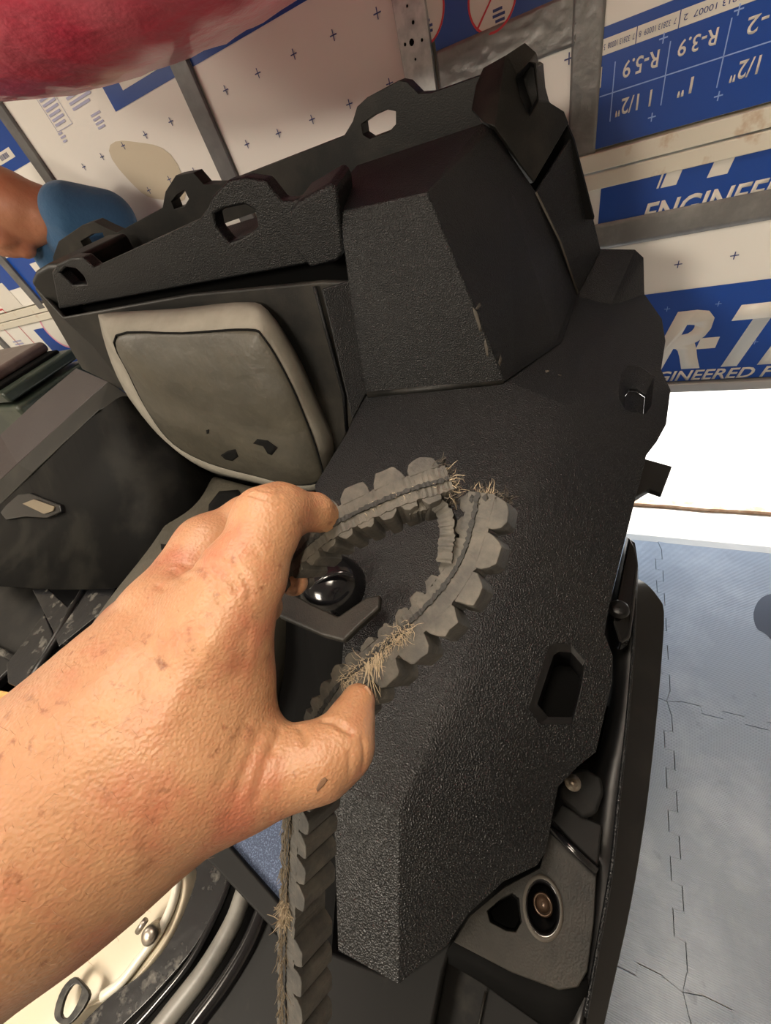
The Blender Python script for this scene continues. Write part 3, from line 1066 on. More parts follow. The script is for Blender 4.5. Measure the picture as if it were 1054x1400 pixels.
md.offset = -1
add_bevel(tower, 0.006, 3, 22)
wl = [np.array(q) for q in c_in]
cc = np.mean(wl, axis=0)
vs = [q + np.array([0, -0.004, 0]) for q in wl] + [cc + (q - cc) * 0.8 + np.array([0, 0.004, 0]) for q in wl] + [cc + (q - cc) * 0.8 + np.array([0.01, 0.045, 0]) for q in wl]
k = len(wl)
fs = [(i, (i + 1) % k, k + (i + 1) % k, k + i) for i in range(k)] + [(k + i, k + (i + 1) % k, 2 * k + (i + 1) % k, 2 * k + i) for i in range(k)] + [tuple(range(2 * k, 3 * k))]
mesh('window_liner', vs, fs, M_SM, tower, bevel=0.001, segs=2)

# --- bulkhead behind the seat -----------------------------------------------------
bv = [V(46, 392, Y=0.74), V(84, 434, Y=0.672), V(260, 402, Y=0.672), V(440, 384, Y=0.672), V(476, 384, Y=0.672), V(500, 545, Y=0.645), V(474, 594, Y=0.63), V(440, 664, Y=0.62), V(300, 660, Y=0.62), V(236, 612, Y=0.62),
      V(184, 545, Y=0.66), V(146, 522, Y=0.70), V(112, 505, Y=0.76)]
bulk = mesh('bulkhead', bv + [V(128, 474, Y=0.68)], [(0, 1, 13, 12), (1, 2, 9, 10, 13), (2, 3, 8, 9), (3, 4, 5, 6, 7, 8), (13, 10, 11, 12)], M_PL2, veh)
if sum(p.normal.y * p.area for p in bulk.data.polygons) > 0:
    bulk.data.flip_normals()
md = bulk.modifiers.new('solid', 'SOLIDIFY')
md.thickness = 0.012
md.offset = -1
add_bevel(bulk, 0.006, 3, 14)
# seam rib between bulkhead and pillar
mesh('seam_rib', *tube_data([V(430, 392, Y=0.664), V(446, 450, Y=0.655), V(470, 540, Y=0.64), V(474, 590, Y=0.63)], 0.004, 8), M_PL, veh, smooth=True)

# --- seat back ------------------------------------------------------------------------
face = [(160, 458), (250, 455), (340, 450), (362, 462), (392, 512), (416, 566), (436, 622), (440, 655), (404, 662), (352, 650), (286, 632), (238, 606), (206, 566), (178, 512)]
back = [(136, 440), (146, 428), (240, 422), (330, 413), (366, 424), (408, 488), (440, 560), (459, 604), (452, 640), (446, 668), (400, 672), (340, 660), (270, 640), (225, 606), (190, 566), (156, 506)]
fa = sub_poly(face, 56)
ba = sub_poly(back, 56)


def seatY(py, front=True):
    u = (py - 430) / 230.0
    return (0.60 - 0.035 * u) if front else (0.655 - 0.025 * u)


fc = np.array([P(x, y, Y=seatY(y)) for x, y in fa])
bc = np.array([P(x, y, Y=seatY(y, False)) for x, y in ba])
# align starting indices
sh = min(range(56), key=lambda s: np.sum(np.linalg.norm(np.roll(bc, -s, 0) - fc, axis=1)))
bc = np.roll(bc, -sh, 0)
cc = fc.mean(0)
rings = []
for sc, dy in ((1.0, 0.0), (0.985, -0.006), (0.95, -0.010), (0.8, -0.022), (0.6, -0.03), (0.35, -0.034), (0.12, -0.035)):
    rr = cc + (fc - cc) * sc
    rr = rr + np.array([0, dy, 0])
    if sc < 0.96:
        # slack folds of the worn cover
        for q in rr:
            q[1] += 0.006 * math.sin(13 * q[0] + 17 * q[2]) * math.sin(23 * q[2] + 2) * (1 - abs(sc - .5))
    rings.append(rr)
vs = np.vstack(rings + [[cc + np.array([0, -0.035, 0])]])
fs = []
for j in range(len(rings) - 1):
    for i in range(56):
        fs.append((j * 56 + i, j * 56 + (i + 1) % 56, (j + 1) * 56 + (i + 1) % 56, (j + 1) * 56 + i))
o0 = (len(rings) - 1) * 56
for i in range(56):
    fs.append((o0 + i, o0 + (i + 1) % 56, len(vs) - 1))
seat_back = mesh('seat_back', vs, fs, M_VIN, veh, smooth=True, subsurf=1, solid=0.004)
gm = [bc, bc * 0.55 + fc * 0.45 + (bc - cc) * 0.02, fc + np.array([0, -0.001, 0])]
vs = np.vstack(gm)
fs = [(j * 56 + i, j * 56 + (i + 1) % 56, (j + 1) * 56 + (i + 1) % 56, (j + 1) * 56 + i) for j in range(2) for i in range(56)]
mesh('seat_gusset', vs, fs, M_MESH, seat_back, smooth=True, solid=0.003)
mesh('piping', *tube_data(list(fc + np.array([0, -0.002, 0])) + [fc[0] + np.array([0, -0.002, 0])], 0.0022, 6), M_TEAR, seat_back, smooth=True)
TS = bvh_of(seat_back)
for pix in ([(346, 606), (352, 600), (366, 602), (380, 612), (372, 622), (366, 620), (360, 610)], [(302, 622), (312, 616), (322, 614), (326, 624), (318, 630), (308, 628)], [(282, 588), (286, 587), (286, 592), (283, 593)]):
    decal('tear_patch', TS, pix, M_TEAR, seat_back, 0.001)

# --- seat cushion -----------------------------------------------------------------------
cz = 0.80
cu = sub_poly([(268, 652), (310, 652), (392, 684), (384, 780), (350, 920), (290, 1020), (180, 1090), (60, 990), (58, 955), (130, 840), (200, 750)], 60)
co = np.array([P(x, y, z=cz) for x, y in cu])
ce = co.mean(0)
rings = []
for sc, dz in ((1.0, -0.16), (1.012, -0.09), (1.005, -0.03), (0.985, -0.008), (0.95, 0.0), (0.8, 0.006), (0.55, 0.010), (0.2, 0.012)):
    rr = ce + (co - ce) * sc
    rr[:, 2] += dz + (0.004 * np.sin(31 * rr[:, 0] + 11 * rr[:, 1]) if sc < 0.99 else 0)
    rings.append(rr)
vs = np.vstack(rings + [[ce + np.array([0, 0, 0.012])]])
m_ = 60
fs = [(j * m_ + i, j * m_ + (i + 1) % m_, (j + 1) * m_ + (i + 1) % m_, (j + 1) * m_ + i) for j in range(len(rings) - 1) for i in range(m_)]
o0 = (len(rings) - 1) * m_
fs += [(o0 + i, o0 + (i + 1) % m_, len(vs) - 1) for i in range(m_)]
fs.append(tuple(range(m_ - 1, -1, -1)))
cushion = mesh('seat_cushion', vs, fs, M_VIN, veh, smooth=True, subsurf=1)
TC = bvh_of(cushion)
for pix in ([(284, 712), (286, 690), (300, 672), (326, 670), (336, 684), (318, 700), (300, 704), (294, 716)], [(216, 738), (226, 716), (246, 694), (253, 695), (248, 708), (240, 716), (246, 730), (252, 736), (244, 756), (238, 752), (236, 736), (228, 722)],
            [(220, 744), (228, 745), (226, 756), (221, 752)]):
    decal('tear_patch', TC, pix, M_TEAR, cushion, 0.001)

# --- left side panel ----------------------------------------------------------------------
def loft(name, curves, n, m, parent, th=0.005, smooth=True):
    g = [spline(c, n) for c in curves]
    k = len(g)
    vs = np.vstack(g)
    fs = [(j * n + i, j * n + i + 1, (j + 1) * n + i + 1, (j + 1) * n + i) for j in range(k - 1) for i in range(n - 1)]
    return mesh(name, vs, fs, m, parent, smooth=smooth, solid=th)


# two straight edges of the left arm run forward from the bulkhead
o_ = [V(104, 503, Y=0.80), V(50, 548, Y=0.70), V(0, 594, Y=0.60), V(-80, 672, Y=0.45)]
m_l = [V(148, 521, Y=0.70), V(98, 566, Y=0.62), V(24, 634, Y=0.50), V(-60, 712, Y=0.38)]
i_l = [V(182, 544, Y=0.652), V(137, 560, Y=0.585), V(46, 646, Y=0.455), V(-40, 728, Y=0.35)]
lpanel = solid_panel('side_panel', o_ + m_l, [(i, i + 1, i + 5, i + 4) for i in range(3)], M_PURP, 0.004, 0.007, 3, (), 20)
solid_panel('panel_chamfer', m_l + i_l, [(i, i + 1, i + 5, i + 4) for i in range(3)], M_PL2, 0.003, 0.007, 3, (), 20)
mesh('chamfer_bead', *tube_data([p + np.array([0, -.001, .001]) for p in i_l], 0.0024, 8), M_PL2, veh, smooth=True)
c_top = [V(240, 614, Y=0.612), V(184, 546, Y=0.650), V(137, 562, Y=0.583), V(46, 648, Y=0.453), V(-40, 730, Y=0.348)]
c_bot = [V(304, 660, Y=0.60), V(262, 700, 0.80), V(196, 788, 0.73), V(110, 806, 0.72), V(-40, 798, 0.72)]
c_mid = [0.5 * (a + b) + np.array([-0.03, 0.03, -0.02]) for a, b in zip(c_top, c_bot)]
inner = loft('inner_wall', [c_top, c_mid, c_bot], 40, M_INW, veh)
TI = bvh_of(inner)
# tie-down slot through the left panel: raised hoop with a bright steel plate in it
q = [hit(TI, a, b)[0] + hit(TI, 40, 690)[1] * 0.014 for a, b in ((6, 700), (14, 690), (30, 676), (46, 674), (88, 690), (90, 700), (70, 708), (40, 706), (14, 710))]
hoop = prism('tie_down_hoop', q, -hit(TI, 40, 690)[1] * 0.03, M_SM, veh, bevel=0.005)
q = [hit(TI, a, b)[0] + hit(TI, 40, 690)[1] * 0.016 for a, b in ((38, 688), (54, 682), (82, 692), (80, 698), (68, 702))]
prism('steel_insert', q, -hit(TI, 40, 690)[1] * 0.004, mat('tan_steel', (0.2, 0.165, 0.115), 0.4, 0.3), hoop, bevel=0.001)
# --- black domed cap between seat and panel ---------------------------------------------------
kc = P(458, 806, z=0.955)
prof = [(0.0005, 0.054), (0.018, 0.052), (0.034, 0.045), (0.046, 0.032), (0.052, 0.014), (0.054, -0.01), (0.054, -0.06)]
cap_o = mesh('domed_cap', *lathe_data(prof, kc, (0.05, -0.1, 1), 32), M_GL, veh, smooth=True)
q = [V(380, 800, 1.0), V(424, 824, 1.0), V(462, 842, 1.0), V(500, 816, 1.0), V(520, 812, 1.0), V(519, 830, 1.0), V(490, 856, 1.0), V(470, 876, 1.0), V(440, 868, 1.0), V(380, 842, 1.0)]
prism('cap_flange', [p + np.array([0, 0, 0.0]) for p in q], (0, 0, -0.012), M_PL2, cap_o, bevel=0.004)
mesh('cap_ridge', *tube_data(spline([V(428, 800, 1.002), V(448, 788, 1.012), V(468, 783, 1.012), V(484, 788, 1.004)], 12), [.002, .003, .0035, .004, .004, .004, .004, .004, .0035, .003, .003, .002], 8), M_GL, cap_o, smooth=True)
# footwell below
fw = [V(380, 740, 0.80), V(470, 760, 0.80), V(470, 1060, 0.72), V(452, 1320, 0.66), V(400, 1330, 0.62), V(384, 1180, 0.62)]
prism('footwell_liner', fw, (0, 0, -0.02), M_DK, veh)

# --- right fender, flare and shelf ------------------------------------------------------------
fl_out = [(868, 790), (884, 798), (900, 816), (908, 836), (905, 900), (896, 1000), (882, 1120), (862, 1240), (840, 1340), (822, 1420)]
fl_in = [(868, 792), (869, 800), (866, 840), (864, 870), (860, 920), (854, 1000), (846, 1090), (832, 1200), (812, 1310), (788, 1420)]
vo, vi, vlow = [], [], []
N = 28
so_, si_ = spline(fl_out, N), spline(fl_in, N)
for i in range(N):
    zz = 0.80 - 0.05 * i / N
    vi.append(P(*si_[i], z=zz + 0.012))
    vo.append(P(*so_[i], z=zz - 0.015))
vlow = [p + np.array([0.004, 0, -0.10]) for p in vo]
vs = vi + vo + vlow
fs = [(i, i + 1, N + i + 1, N + i) for i in range(N - 1)] + [(N + i, N + i + 1, 2 * N + i + 1, 2 * N + i) for i in range(N - 1)]
mesh('fender_flare', vs, fs, M_SM, veh, smooth=True, solid=0.006, bevel=0.004, segs=3, ang=30)
# inner fender: the dark channel between panel edge and flare
ch_l = [(860, 735), (846, 790), (836, 850), (842, 900), (842, 940), (826, 1020), (812, 1060), (806, 1120), (800, 1160), (806, 1195), (800, 1260), (794, 1330), (770, 1420)]
ch_r = [(868, 742), (872, 770), (872, 800), (868, 860), (864, 910), (858, 990), (852, 1050), (846, 1100), (840, 1150), (834, 1200), (824, 1260), (812, 1330), (792, 1420)]
N = 26
a_, b_ = spline(ch_l, N), spline(ch_r, N)
vs = [P(*a_[i], z=0.79 - 0.04 * i / N) for i in range(N)] + [P(*b_[i], z=0.815 - 0.045 * i / N) for i in range(N)]
vs += [p + np.array([0, 0, -0.08]) for p in vs[:N]]
fs = [(i, i + 1, N + i + 1, N + i) for i in range(N - 1)] + [(i, i + 1, 2 * N + i + 1, 2 * N + i) for i in range(N - 1)]
mesh('fender_channel', vs, fs, M_SM, veh, smooth=True, solid=0.004)
mesh('fender_bead', *tube_data([P(*q, z=0.818 - 0.045 * i / 12) for i, q in enumerate(spline([(870, 770), (866, 880), (856, 1000), (846, 1090), (836, 1190), (820, 1280), (800, 1390)], 13))], 0.0022, 6), M_PL, veh, smooth=True)
# rounded upper fender end, beside the tyre
q = [V(860, 732, 0.86), V(868, 748, 0.86), V(873, 772, 0.855), V(868, 830, 0.85), V(862, 872, 0.845), V(848, 880, 0.84), V(838, 850, 0.86)]
prism('fender_end', q, (0, 0, -0.03), M_GL, veh, bevel=0.004)
mesh('fender_grommet', *lathe_data([(0.0005, 0.004), (0.010, 0.004), (0.013, 0.002), (0.014, -0.004)], V(846, 832, 0.865), (0, 0, 1), 20), M_SM, veh, smooth=True)

# shelf with the recess and bolt sleeve
SZ = 0.79
sh_out = [(752, 1128), (770, 1140), (816, 1192), (812, 1260), (803, 1328), (790, 1350), (764, 1354), (700, 1330), (620, 1288), (640, 1254), (690, 1212), (738, 1186), (746, 1160)]
R_TRI = [(664, 1246), (680, 1232), (700, 1222), (708, 1228), (712, 1262), (704, 1276), (690, 1274), (668, 1262)]
shelf = prism('fender_shelf', [P(a, b, z=SZ) for a, b in sh_out], (0, 0, -0.03), M_PL2, veh)
cut(shelf, [prism_data([P(a, b, z=SZ + 0.02) for a, b in R_TRI], (0, 0, -0.08)),
            (lambda q: (q[0], q[1]))(prism_data([V(742, 1240, SZ) + np.array([0.019 * math.cos(t), 0.026 * math.sin(t), 0.02]) for t in np.linspace(0, 2 * math.pi, 20, endpoint=False)], (0, 0, -0.08)))])
add_bevel(shelf, 0.004, 3, 30)
# shelf front wall and lower step
w0 = [V(620, 1288, SZ - 0.006), V(700, 1330, SZ - 0.006), V(764, 1355, SZ - 0.006), V(804, 1340, SZ - 0.006)]
w1 = [V(604, 1312, SZ - 0.02), V(662, 1346, SZ - 0.03), V(740, 1400, SZ - 0.04), V(800, 1430, SZ - 0.04)]
mesh('shelf_wall', w0 + w1, [(0, 1, 5, 4), (1, 2, 6, 5), (2, 3, 7, 6)], M_DK, veh, solid=0.004, smooth=True)
lp_ = [V(604, 1308, 0.745), V(662, 1344, 0.745), V(740, 1400, 0.745), V(760, 1460, 0.745), V(540, 1460, 0.745), V(560, 1400, 0.745)]
low = prism('lower_panel', lp_, (0, 0, -0.01), M_LOW, veh, bevel=0.002)
mesh('panel_crease', *tube_data([V(664, 1356, 0.748), V(655, 1400, 0.748), V(648, 1440, 0.748)], 0.0014, 6), M_PL2, low, smooth=True)
mesh('panel_seam', *tube_data([V(602, 1322, 0.748), V(592, 1380, 0.748), V(584, 1430, 0.748)], 0.0032, 6), M_RUB2, low, smooth=True)


def oval(name, prof, m, parent, c):
    v, f = lathe_data(prof, c, (0, 0, 1), 32)
    return mesh(name, [c + (q - c) * np.array([1.0, 1.32, 1.0]) for q in v], f, m, parent, smooth=True)


sc0 = V(742, 1240, SZ + 0.001)
sleeve = oval('bolt_sleeve', [(0.0195, 0.0012), (0.0178, 0.002), (0.0165, 0.0005), (0.0158, -0.008), (0.0150, -0.028), (0.0005, -0.028)], M_GL, veh, sc0)
oval('sleeve_flange', [(0.0215, 0.0), (0.0205, 0.0015), (0.0182, 0.0018), (0.0176, 0.0)], M_DUSTR, sleeve, sc0)
v, f = lathe_data([(0.0108, -0.028), (0.0108, -0.008), (0.0098, -0.005), (0.0086, -0.005), (0.0076, -0.008), (0.0074, -0.026), (0.0005, -0.026)], sc0 + np.array([0, 0.002, 0]), (0, 0, 1), 28)
mesh('sleeve_tube', v, f, M_SLEEVE, sleeve, smooth=True)
# recess in the shelf
q = [P(a, b, z=SZ - 0.001) for a, b in R_TRI]
cc = np.mean(q, axis=0)
k = len(q)
vs = q + [cc + (p - cc) * 0.85 + np.array([0, 0, -0.03]) for p in q]
mesh('shelf_recess', vs, [(i, (i + 1) % k, k + (i + 1) % k, k + i) for i in range(k)] + [tuple(range(k, 2 * k))], M_DK, veh, solid=0.0015, bevel=0.002, segs=2)
# upper bracket with its bolt
bz = 0.815
bk = [(764, 1078), (776, 1056), (800, 1050), (822, 1062), (826, 1084), (816, 1112), (798, 1118), (768, 1094)]
br = prism('bolt_bracket', [P(a, b, z=bz) for a, b in bk], (0, 0, -0.02), M_LOW, veh, bevel=0.004)
bolt = mesh('bolt_washer', *lathe_data([(0.0095, 0.0), (0.0095, 0.0015), (0.006, 0.002), (0.0058, 0.0045), (0.004, 0.0058), (0.0005, 0.006)], V(783, 1070, bz + 0.0005), (0, 0, 1), 20), M_BARE, br, smooth=True)
q = [V(754, 1120, 0.80), V(768, 1098, 0.80), V(800, 1116, 0.80), V(824, 1128, 0.80), V(818, 1186, 0.80), V(790, 1160, 0.80)]
prism('gap_filler', [P(a, b, z=0.75) for a, b in ((780, 980), (850, 960), (850, 1100), (770, 1100))], (0, 0, -0.02), M_DK, veh)
prism('web_plate', q, (0, 0, -0.012), M_LOW, veh, bevel=0.003)
mesh('web_rib', *tube_data([V(752, 1132, 0.80), V(786, 1164, 0.80), V(816, 1192, 0.80)], 0.0045, 8), M_GL, veh, smooth=True)
# flat tab behind the panel
q = [V(880, 626, 0.935), V(919, 637, 0.90), V(905, 674, 0.90), V(888, 668, 0.905), V(868, 680, 0.92)]
prism('rear_tab', q, (0, 0, -0.012), M_SM, veh, bevel=0.002)

# dark skirts under the panel edge
q = [V(440, 1296, 0.775), V(545, 1338, 0.775), V(620, 1284, 0.775), V(606, 1330, 0.775), V(588, 1420, 0.775), V(575, 1470, 0.775), V(440, 1470, 0.775)]
prism('front_skirt', q, (0, 0, -0.02), M_LOW, veh, bevel=0.004)
q = [V(470, 600, 0.88), V(690, 560, 0.88), V(830, 420, 0.88), V(860, 640, 0.86), V(800, 1000, 0.76), V(790, 1180, 0.74), V(770, 1420, 0.70), V(480, 1460, 0.68), V(470, 1000, 0.76)]
prism('under_tray', q, (0, 0, -0.012), M_DK, veh)
# --- chassis, floor pan, wheels ------------------------------------------------------------------
box('chassis', (-0.82, 0.45, 0.44), (1.1, 1.15, 0.10), M_DK, veh, bevel=0.02)
box('floor_pan', (-0.98, 0.0, 0.50), (1.7, 1.3, 0.02), M_DK, veh, bevel=0.006)
prism('left_dark_plate', [(-2.3, -0.35, .6), (-1.55, -0.35, .6), (-1.45, 0.5, .6), (-1.6, 1.0, .6), (-2.1, 0.9, .6)], (0, 0, -0.03), M_SM, veh, bevel=0.01)  # dark plate added to hide the floor beyond the left side
box('engine_bay', (-0.82, 0.83, 0.80), (0.9, 0.2, 0.62), M_DK, veh, bevel=0.02)


def wheel(cx, cy, r=0.30, wd=0.22):
    pr = [(r * .52, -wd * .45), (r * .82, -wd * .5), (r * .96, -wd * .42), (r, -wd * .2), (r, wd * .2), (r * .96, wd * .42), (r * .82, wd * .5), (r * .52, wd * .45)]
    t = mesh('wheel', *lathe_data(pr, (cx, cy, r + 0.004), (1, 0, 0), 40), M_TYRE, veh, smooth=True)
    v, f = [], []
    for k in range(20):
        a = 2 * math.pi * k / 20
        for s in (-1, 1):
            aa = a + s * .08
            c = np.array([cx + s * wd * .22, cy + (r + .004) * math.cos(aa), r + .004 + (r + .004) * math.sin(aa)])
            e1, e2 = np.array([0, -math.sin(aa), math.cos(aa)]), np.array([0, math.cos(aa), math.sin(aa)])
            b = box_data((0, 0, 0), (wd * .4, .032, .02))
            f += [tuple(i + len(v) for i in q) for q in b[1]]
            v += [c + np.array([p[0], 0, 0]) + e1 * p[1] + e2 * p[2] for p in b[0]]
    tag(mesh('tread_lug', v, f, M_TYRE, t), kind='stuff')
    mesh('rim', *lathe_data([(0.0005, 0.03), (r * .2, 0.03), (r * .25, 0.0), (r * .45, 0.0), (r * .54, wd * .40)], (cx, cy, r + .004), (1 if cx > -.8 else -1, 0, 0), 24), M_STEEL, t, smooth=True)


for cx in (-0.02, -1.62):
    wheel(cx, 0.66)
    wheel(cx, -0.95)
for yy, hh in ((0.66, 0.30), (-0.95, 0.30)):
    mesh('axle', *tube_data([(-1.55, yy, hh), (-0.09, yy, hh)], 0.03, 12), M_STEEL, veh, smooth=True)
box('front_frame', (-0.82, -0.7, 0.42), (0.5, 0.9, 0.08), M_DK, veh, bevel=0.02)

# --- white tank, tube frame and brackets at the lower left -------------------------------------------
TZ = 0.60
tk = sub_poly([(-60, 1360), (60, 1290), (180, 1205), (240, 1182), (256, 1200), (250, 1240), (226, 1290), (190, 1336), (160, 1362), (120, 1380), (70, 1420), (-20, 1470)], 48)
to = np.array([P(a, b, z=TZ) for a, b in tk])
tc_ = to.mean(0)
rings = []
for sc, dz in ((0.99, -0.16), (1.0, -0.02), (0.99, -0.006), (0.965, 0.0), (0.93, -0.001), (0.905, -0.006), (0.87, -0.007), (0.6, -0.004), (0.25, -0.003)):
    rr = tc_ + (to - tc_) * sc
    rr[:, 2] += dz
    rings.append(rr)
vs = np.vstack(rings + [[tc_ + np.array([0, 0, -0.003])]])
m_ = 48
fs = [(j * m_ + i, j * m_ + (i + 1) % m_, (j + 1) * m_ + (i + 1) % m_, (j + 1) * m_ + i) for j in range(len(rings) - 1) for i in range(m_)]
o0 = (len(rings) - 1) * m_
fs += [(o0 + i, o0 + (i + 1) % m_, len(vs) - 1) for i in range(m_)]
tank = mesh('tank', vs, fs, M_TANK, veh, smooth=True, subsurf=1)
tag(tank, 'stained off-white plastic tank')
mesh('tank_bead', *tube_data([P(a, b, z=TZ + 0.003) for a, b in spline([(238, 1186), (242, 1206), (234, 1240), (216, 1276), (190, 1312), (166, 1342), (140, 1362)], 24)], 0.0075, 10), M_TANK2, tank, smooth=True)
cl = P(208, 1276, z=TZ + 0.012)
clamp = mesh('hose_clamp', *lathe_data([(0.0005, 0.014), (0.008, 0.014), (0.013, 0.010), (0.014, 0.0), (0.014, -0.02)], cl, (0.3, -0.2, 1), 20), M_BARE, veh, smooth=True)
mesh('clamp_screw', *tube_data([P(188, 1274, z=TZ + 0.02), P(199, 1258, z=TZ + 0.026)], 0.005, 10), M_BARE, clamp, smooth=True)
# frame plate around the tank
FZ = 0.615
out_ = spline([(300, 1150), (312, 1190), (296, 1240), (262, 1300), (214, 1356), (170, 1400), (130, 1440)], 24)
in_ = spline([(250, 1168), (268, 1190), (258, 1230), (232, 1286), (196, 1330), (150, 1362), (90, 1420)], 24)
pts = [P(a, b, z=FZ) for a, b in in_] + [P(a, b, z=FZ) for a, b in out_[::-1]]
plate = mesh('frame_plate', pts, [(i, i + 1, 46 - i, 47 - i) for i in range(23)], M_STEEL, veh, solid=0.006, bevel=0.0015, segs=2)
for pix in ([(266, 1216), (272, 1206), (270, 1228), (262, 1240), (246, 1262), (240, 1258), (250, 1240)],):
    t_ = bvh_of(plate)
    decal('bare_scrape', t_, pix, mat('scraped_tan', (0.5, 0.4, 0.28), 0.6), plate)
for name, path, r, m in (('frame_tube', [(318, 1190), (300, 1240), (262, 1312), (214, 1372), (170, 1420)], 0.006, M_GL),
                         ('frame_tube', [(336, 1212), (318, 1262), (282, 1324), (236, 1384), (200, 1430)], 0.015, mat('grey_tube', (0.14, 0.135, 0.12), 0.45, vary=[((0.05, 0.05, 0.045), 14, 0.45, 0.7)])),
                         ('frame_tube', [(362, 1238), (340, 1290), (306, 1346), (266, 1400), (240, 1440)], 0.013, M_GL)):
    mesh(name, *tube_data([P(a, b, z=FZ - 0.005) for a, b in spline(path, 24)], r, 14), m, veh, smooth=True)
M_LUG = mat('worn_dark_steel', (0.06, 0.057, 0.05), 0.35, 0.5, vary=[((0.02, 0.02, 0.02), 40, 0.45, 0.6)])
# slotted lug
q = sub_poly([(74, 1380), (84, 1352), (100, 1336), (112, 1344), (122, 1360), (110, 1384), (92, 1402), (76, 1396)], 24)
lug = prism('slotted_lug', [P(a, b, z=FZ + 0.008) for a, b in q], (0, 0, -0.006), M_LUG, veh)
cut(lug, [prism_data([P(a, b, z=FZ + 0.008) + np.array([0, 0, 0.02]) for a, b in sub_poly([(83, 1386), (89, 1362), (101, 1346), (111, 1352), (104, 1374), (91, 1392)], 18)], (0, 0, -0.06))])
add_bevel(lug, 0.0015, 2, 30)
# black cover right of the tubes and the diagonal bar
q = [V(372, 1230, 0.605), V(372, 1270, 0.605), V(455, 1330, 0.605), V(460, 1460, 0.605), V(230, 1460, 0.605), V(272, 1400, 0.605), V(330, 1310, 0.605)]
prism('lower_cover', q, (0, 0, -0.02), M_LOW, veh, bevel=0.004)
q = [V(268, 1160, 0.70), V(300, 1140, 0.70), V(384, 1236, 0.70), V(384, 1284, 0.70)]
prism('diagonal_bar', q, (0, 0, -0.03), M_LOW, veh, bevel=0.004)
q = [V(270, 1100, 0.69), V(400, 1060, 0.69), V(400, 1260, 0.69)]
tag(prism('flake_panel', q, (0, 0, -0.01), M_FLAKE, veh), 'blue sparkly panel')
# brackets left of the seat
q = [V(44, 806, 0.70), V(64, 804, 0.70), V(92, 830, 0.70), V(116, 800, 0.70), V(160, 800, 0.70), V(140, 836, 0.70), V(80, 884, 0.70), V(72, 862, 0.70)]
bb = prism('seat_bracket', q, (0, 0, -0.012), M_STEEL, veh, bevel=0.002)
mesh('bracket_hole', *lathe_data([(0.0005, 0.001), (0.008, 0.001), (0.009, -0.001)], V(104, 826, 0.701), (0, 0, 1), 16), M_DK, bb)
q = [V(8, 908, 0.68), V(30, 880, 0.68), V(60, 838, 0.68), V(72, 866, 0.68), V(68, 884, 0.68), V(32, 944, 0.68), V(10, 934, 0.68)]
prism('seat_bracket', q, (0, 0, -0.025), M_STEEL, veh, bevel=0.004)
mesh('frame_tube', *tube_data([V(-60, 860, 0.62), V(16, 898, 0.62), V(60, 920, 0.62)], 0.012, 12), M_STEEL, veh, smooth=True)
mesh('frame_tube', *tube_data([V(120, 800, 0.70), V(78, 872, 0.69), V(30, 950, 0.68)], 0.012, 12), M_SM, veh, smooth=True)
q = [V(-60, 930, 0.66), V(0, 944, 0.66), V(34, 950, 0.66), V(40, 975, 0.66), V(0, 1010, 0.66), V(-60, 1040, 0.66)]
prism('rusty_plate', q, (0, 0, -0.01), M_RUST, veh, bevel=0.001)

# ------------------------------------------------------------------ red wrapped hull hanging from the ceiling
hc = np.array([-0.76, 0.84, 1.955])
hull = empty('red_hull', hc)
tag(hull, 'big glossy red hull in cling wrap hanging above the vehicle at top left', 'boat hull')
vs, fs = [], []
nu, nv = 72, 40
ln, hw, hh = 0.78, 0.40, 0.365
for i in range(nu + 1):
    u = -1 + 2 * i / nu
    ta = max(1e-3, (1 - abs(u) ** 2.6)) ** 0.62
    for j in range(nv):
        a = 2 * math.pi * j / nv
        x = ln * u
        y = hw * ta * math.copysign(abs(math.cos(a)) ** 0.85, math.cos(a))
        z = hh * ta * math.copysign(abs(math.sin(a)) ** 0.9, math.sin(a))
        wr = 0.006 * math.sin(9 * u * 6 + 3 * math.sin(a * 4)) * math.sin(a * 7 + u * 11) + 0.002 * math.sin(60 * u + 14 * a)
        vs.append(hc + np.array([x, y * (1 + wr), z * (1 + wr) - 0.07 * u]))
for i in range(nu):
    for j in range(nv):
        fs.append((i * nv + j, i * nv + (j + 1) % nv, (i + 1) * nv + (j + 1) % nv, (i + 1) * nv + j))
fs += [tuple(range(nv)), tuple(range(nu * nv, (nu + 1) * nv))]
mesh('hull_shell', vs, fs, M_RED, hull, smooth=True)
for dx in (-0.6, 0.5):
    mesh('hanging_strap', *tube_data([hc + np.array([dx, -0.02, hh * 0.8]), (hc[0] + dx, hc[1] - 0.02, RZ)], 0.008, 8), M_DK, hull, smooth=True)

# ------------------------------------------------------------------ dark green chest with a brown lid at far left
gc = P(20, 545, Y=1.0)
chest = empty('storage_chest', (gc[0], gc[1], 0))
tag(chest, 'dark green chest under a brown folded cover at the far left edge', 'chest')
top = P(60, 520, Y=0.98)
x1 = top[0] + 0.02
box('chest_body', (x1 - 0.45, 1.0, top[2] / 2 - 0.01), (0.9, 0.42, top[2] - 0.02), M_GREEN, chest, bevel=0.02, segs=4)
box('chest_lid', (x1 - 0.47, 1.0, top[2] + 0.02), (0.9, 0.40, 0.05), M_GREEN, chest, bevel=0.015, segs=4)
bl = box('folded_cover', (x1 - 0.52, 1.0, top[2] + 0.085), (0.72, 0.36, 0.05), M_BROWN, chest, bevel=0.02, segs=4)
box('dark_pad', (x1 - 0.47, 1.0, top[2] + 0.05), (0.76, 0.34, 0.022), M_DK, chest, bevel=0.008)

# ------------------------------------------------------------------ ceiling shop lights and an added fill light
LX, LY, LZ = -0.22, 0.32, 2.50
M_LIT = mat('lit_diffuser', (0.9, 0.85, 0.75), 0.5, emit=((1.0, 0.86, 0.68), 4.0))


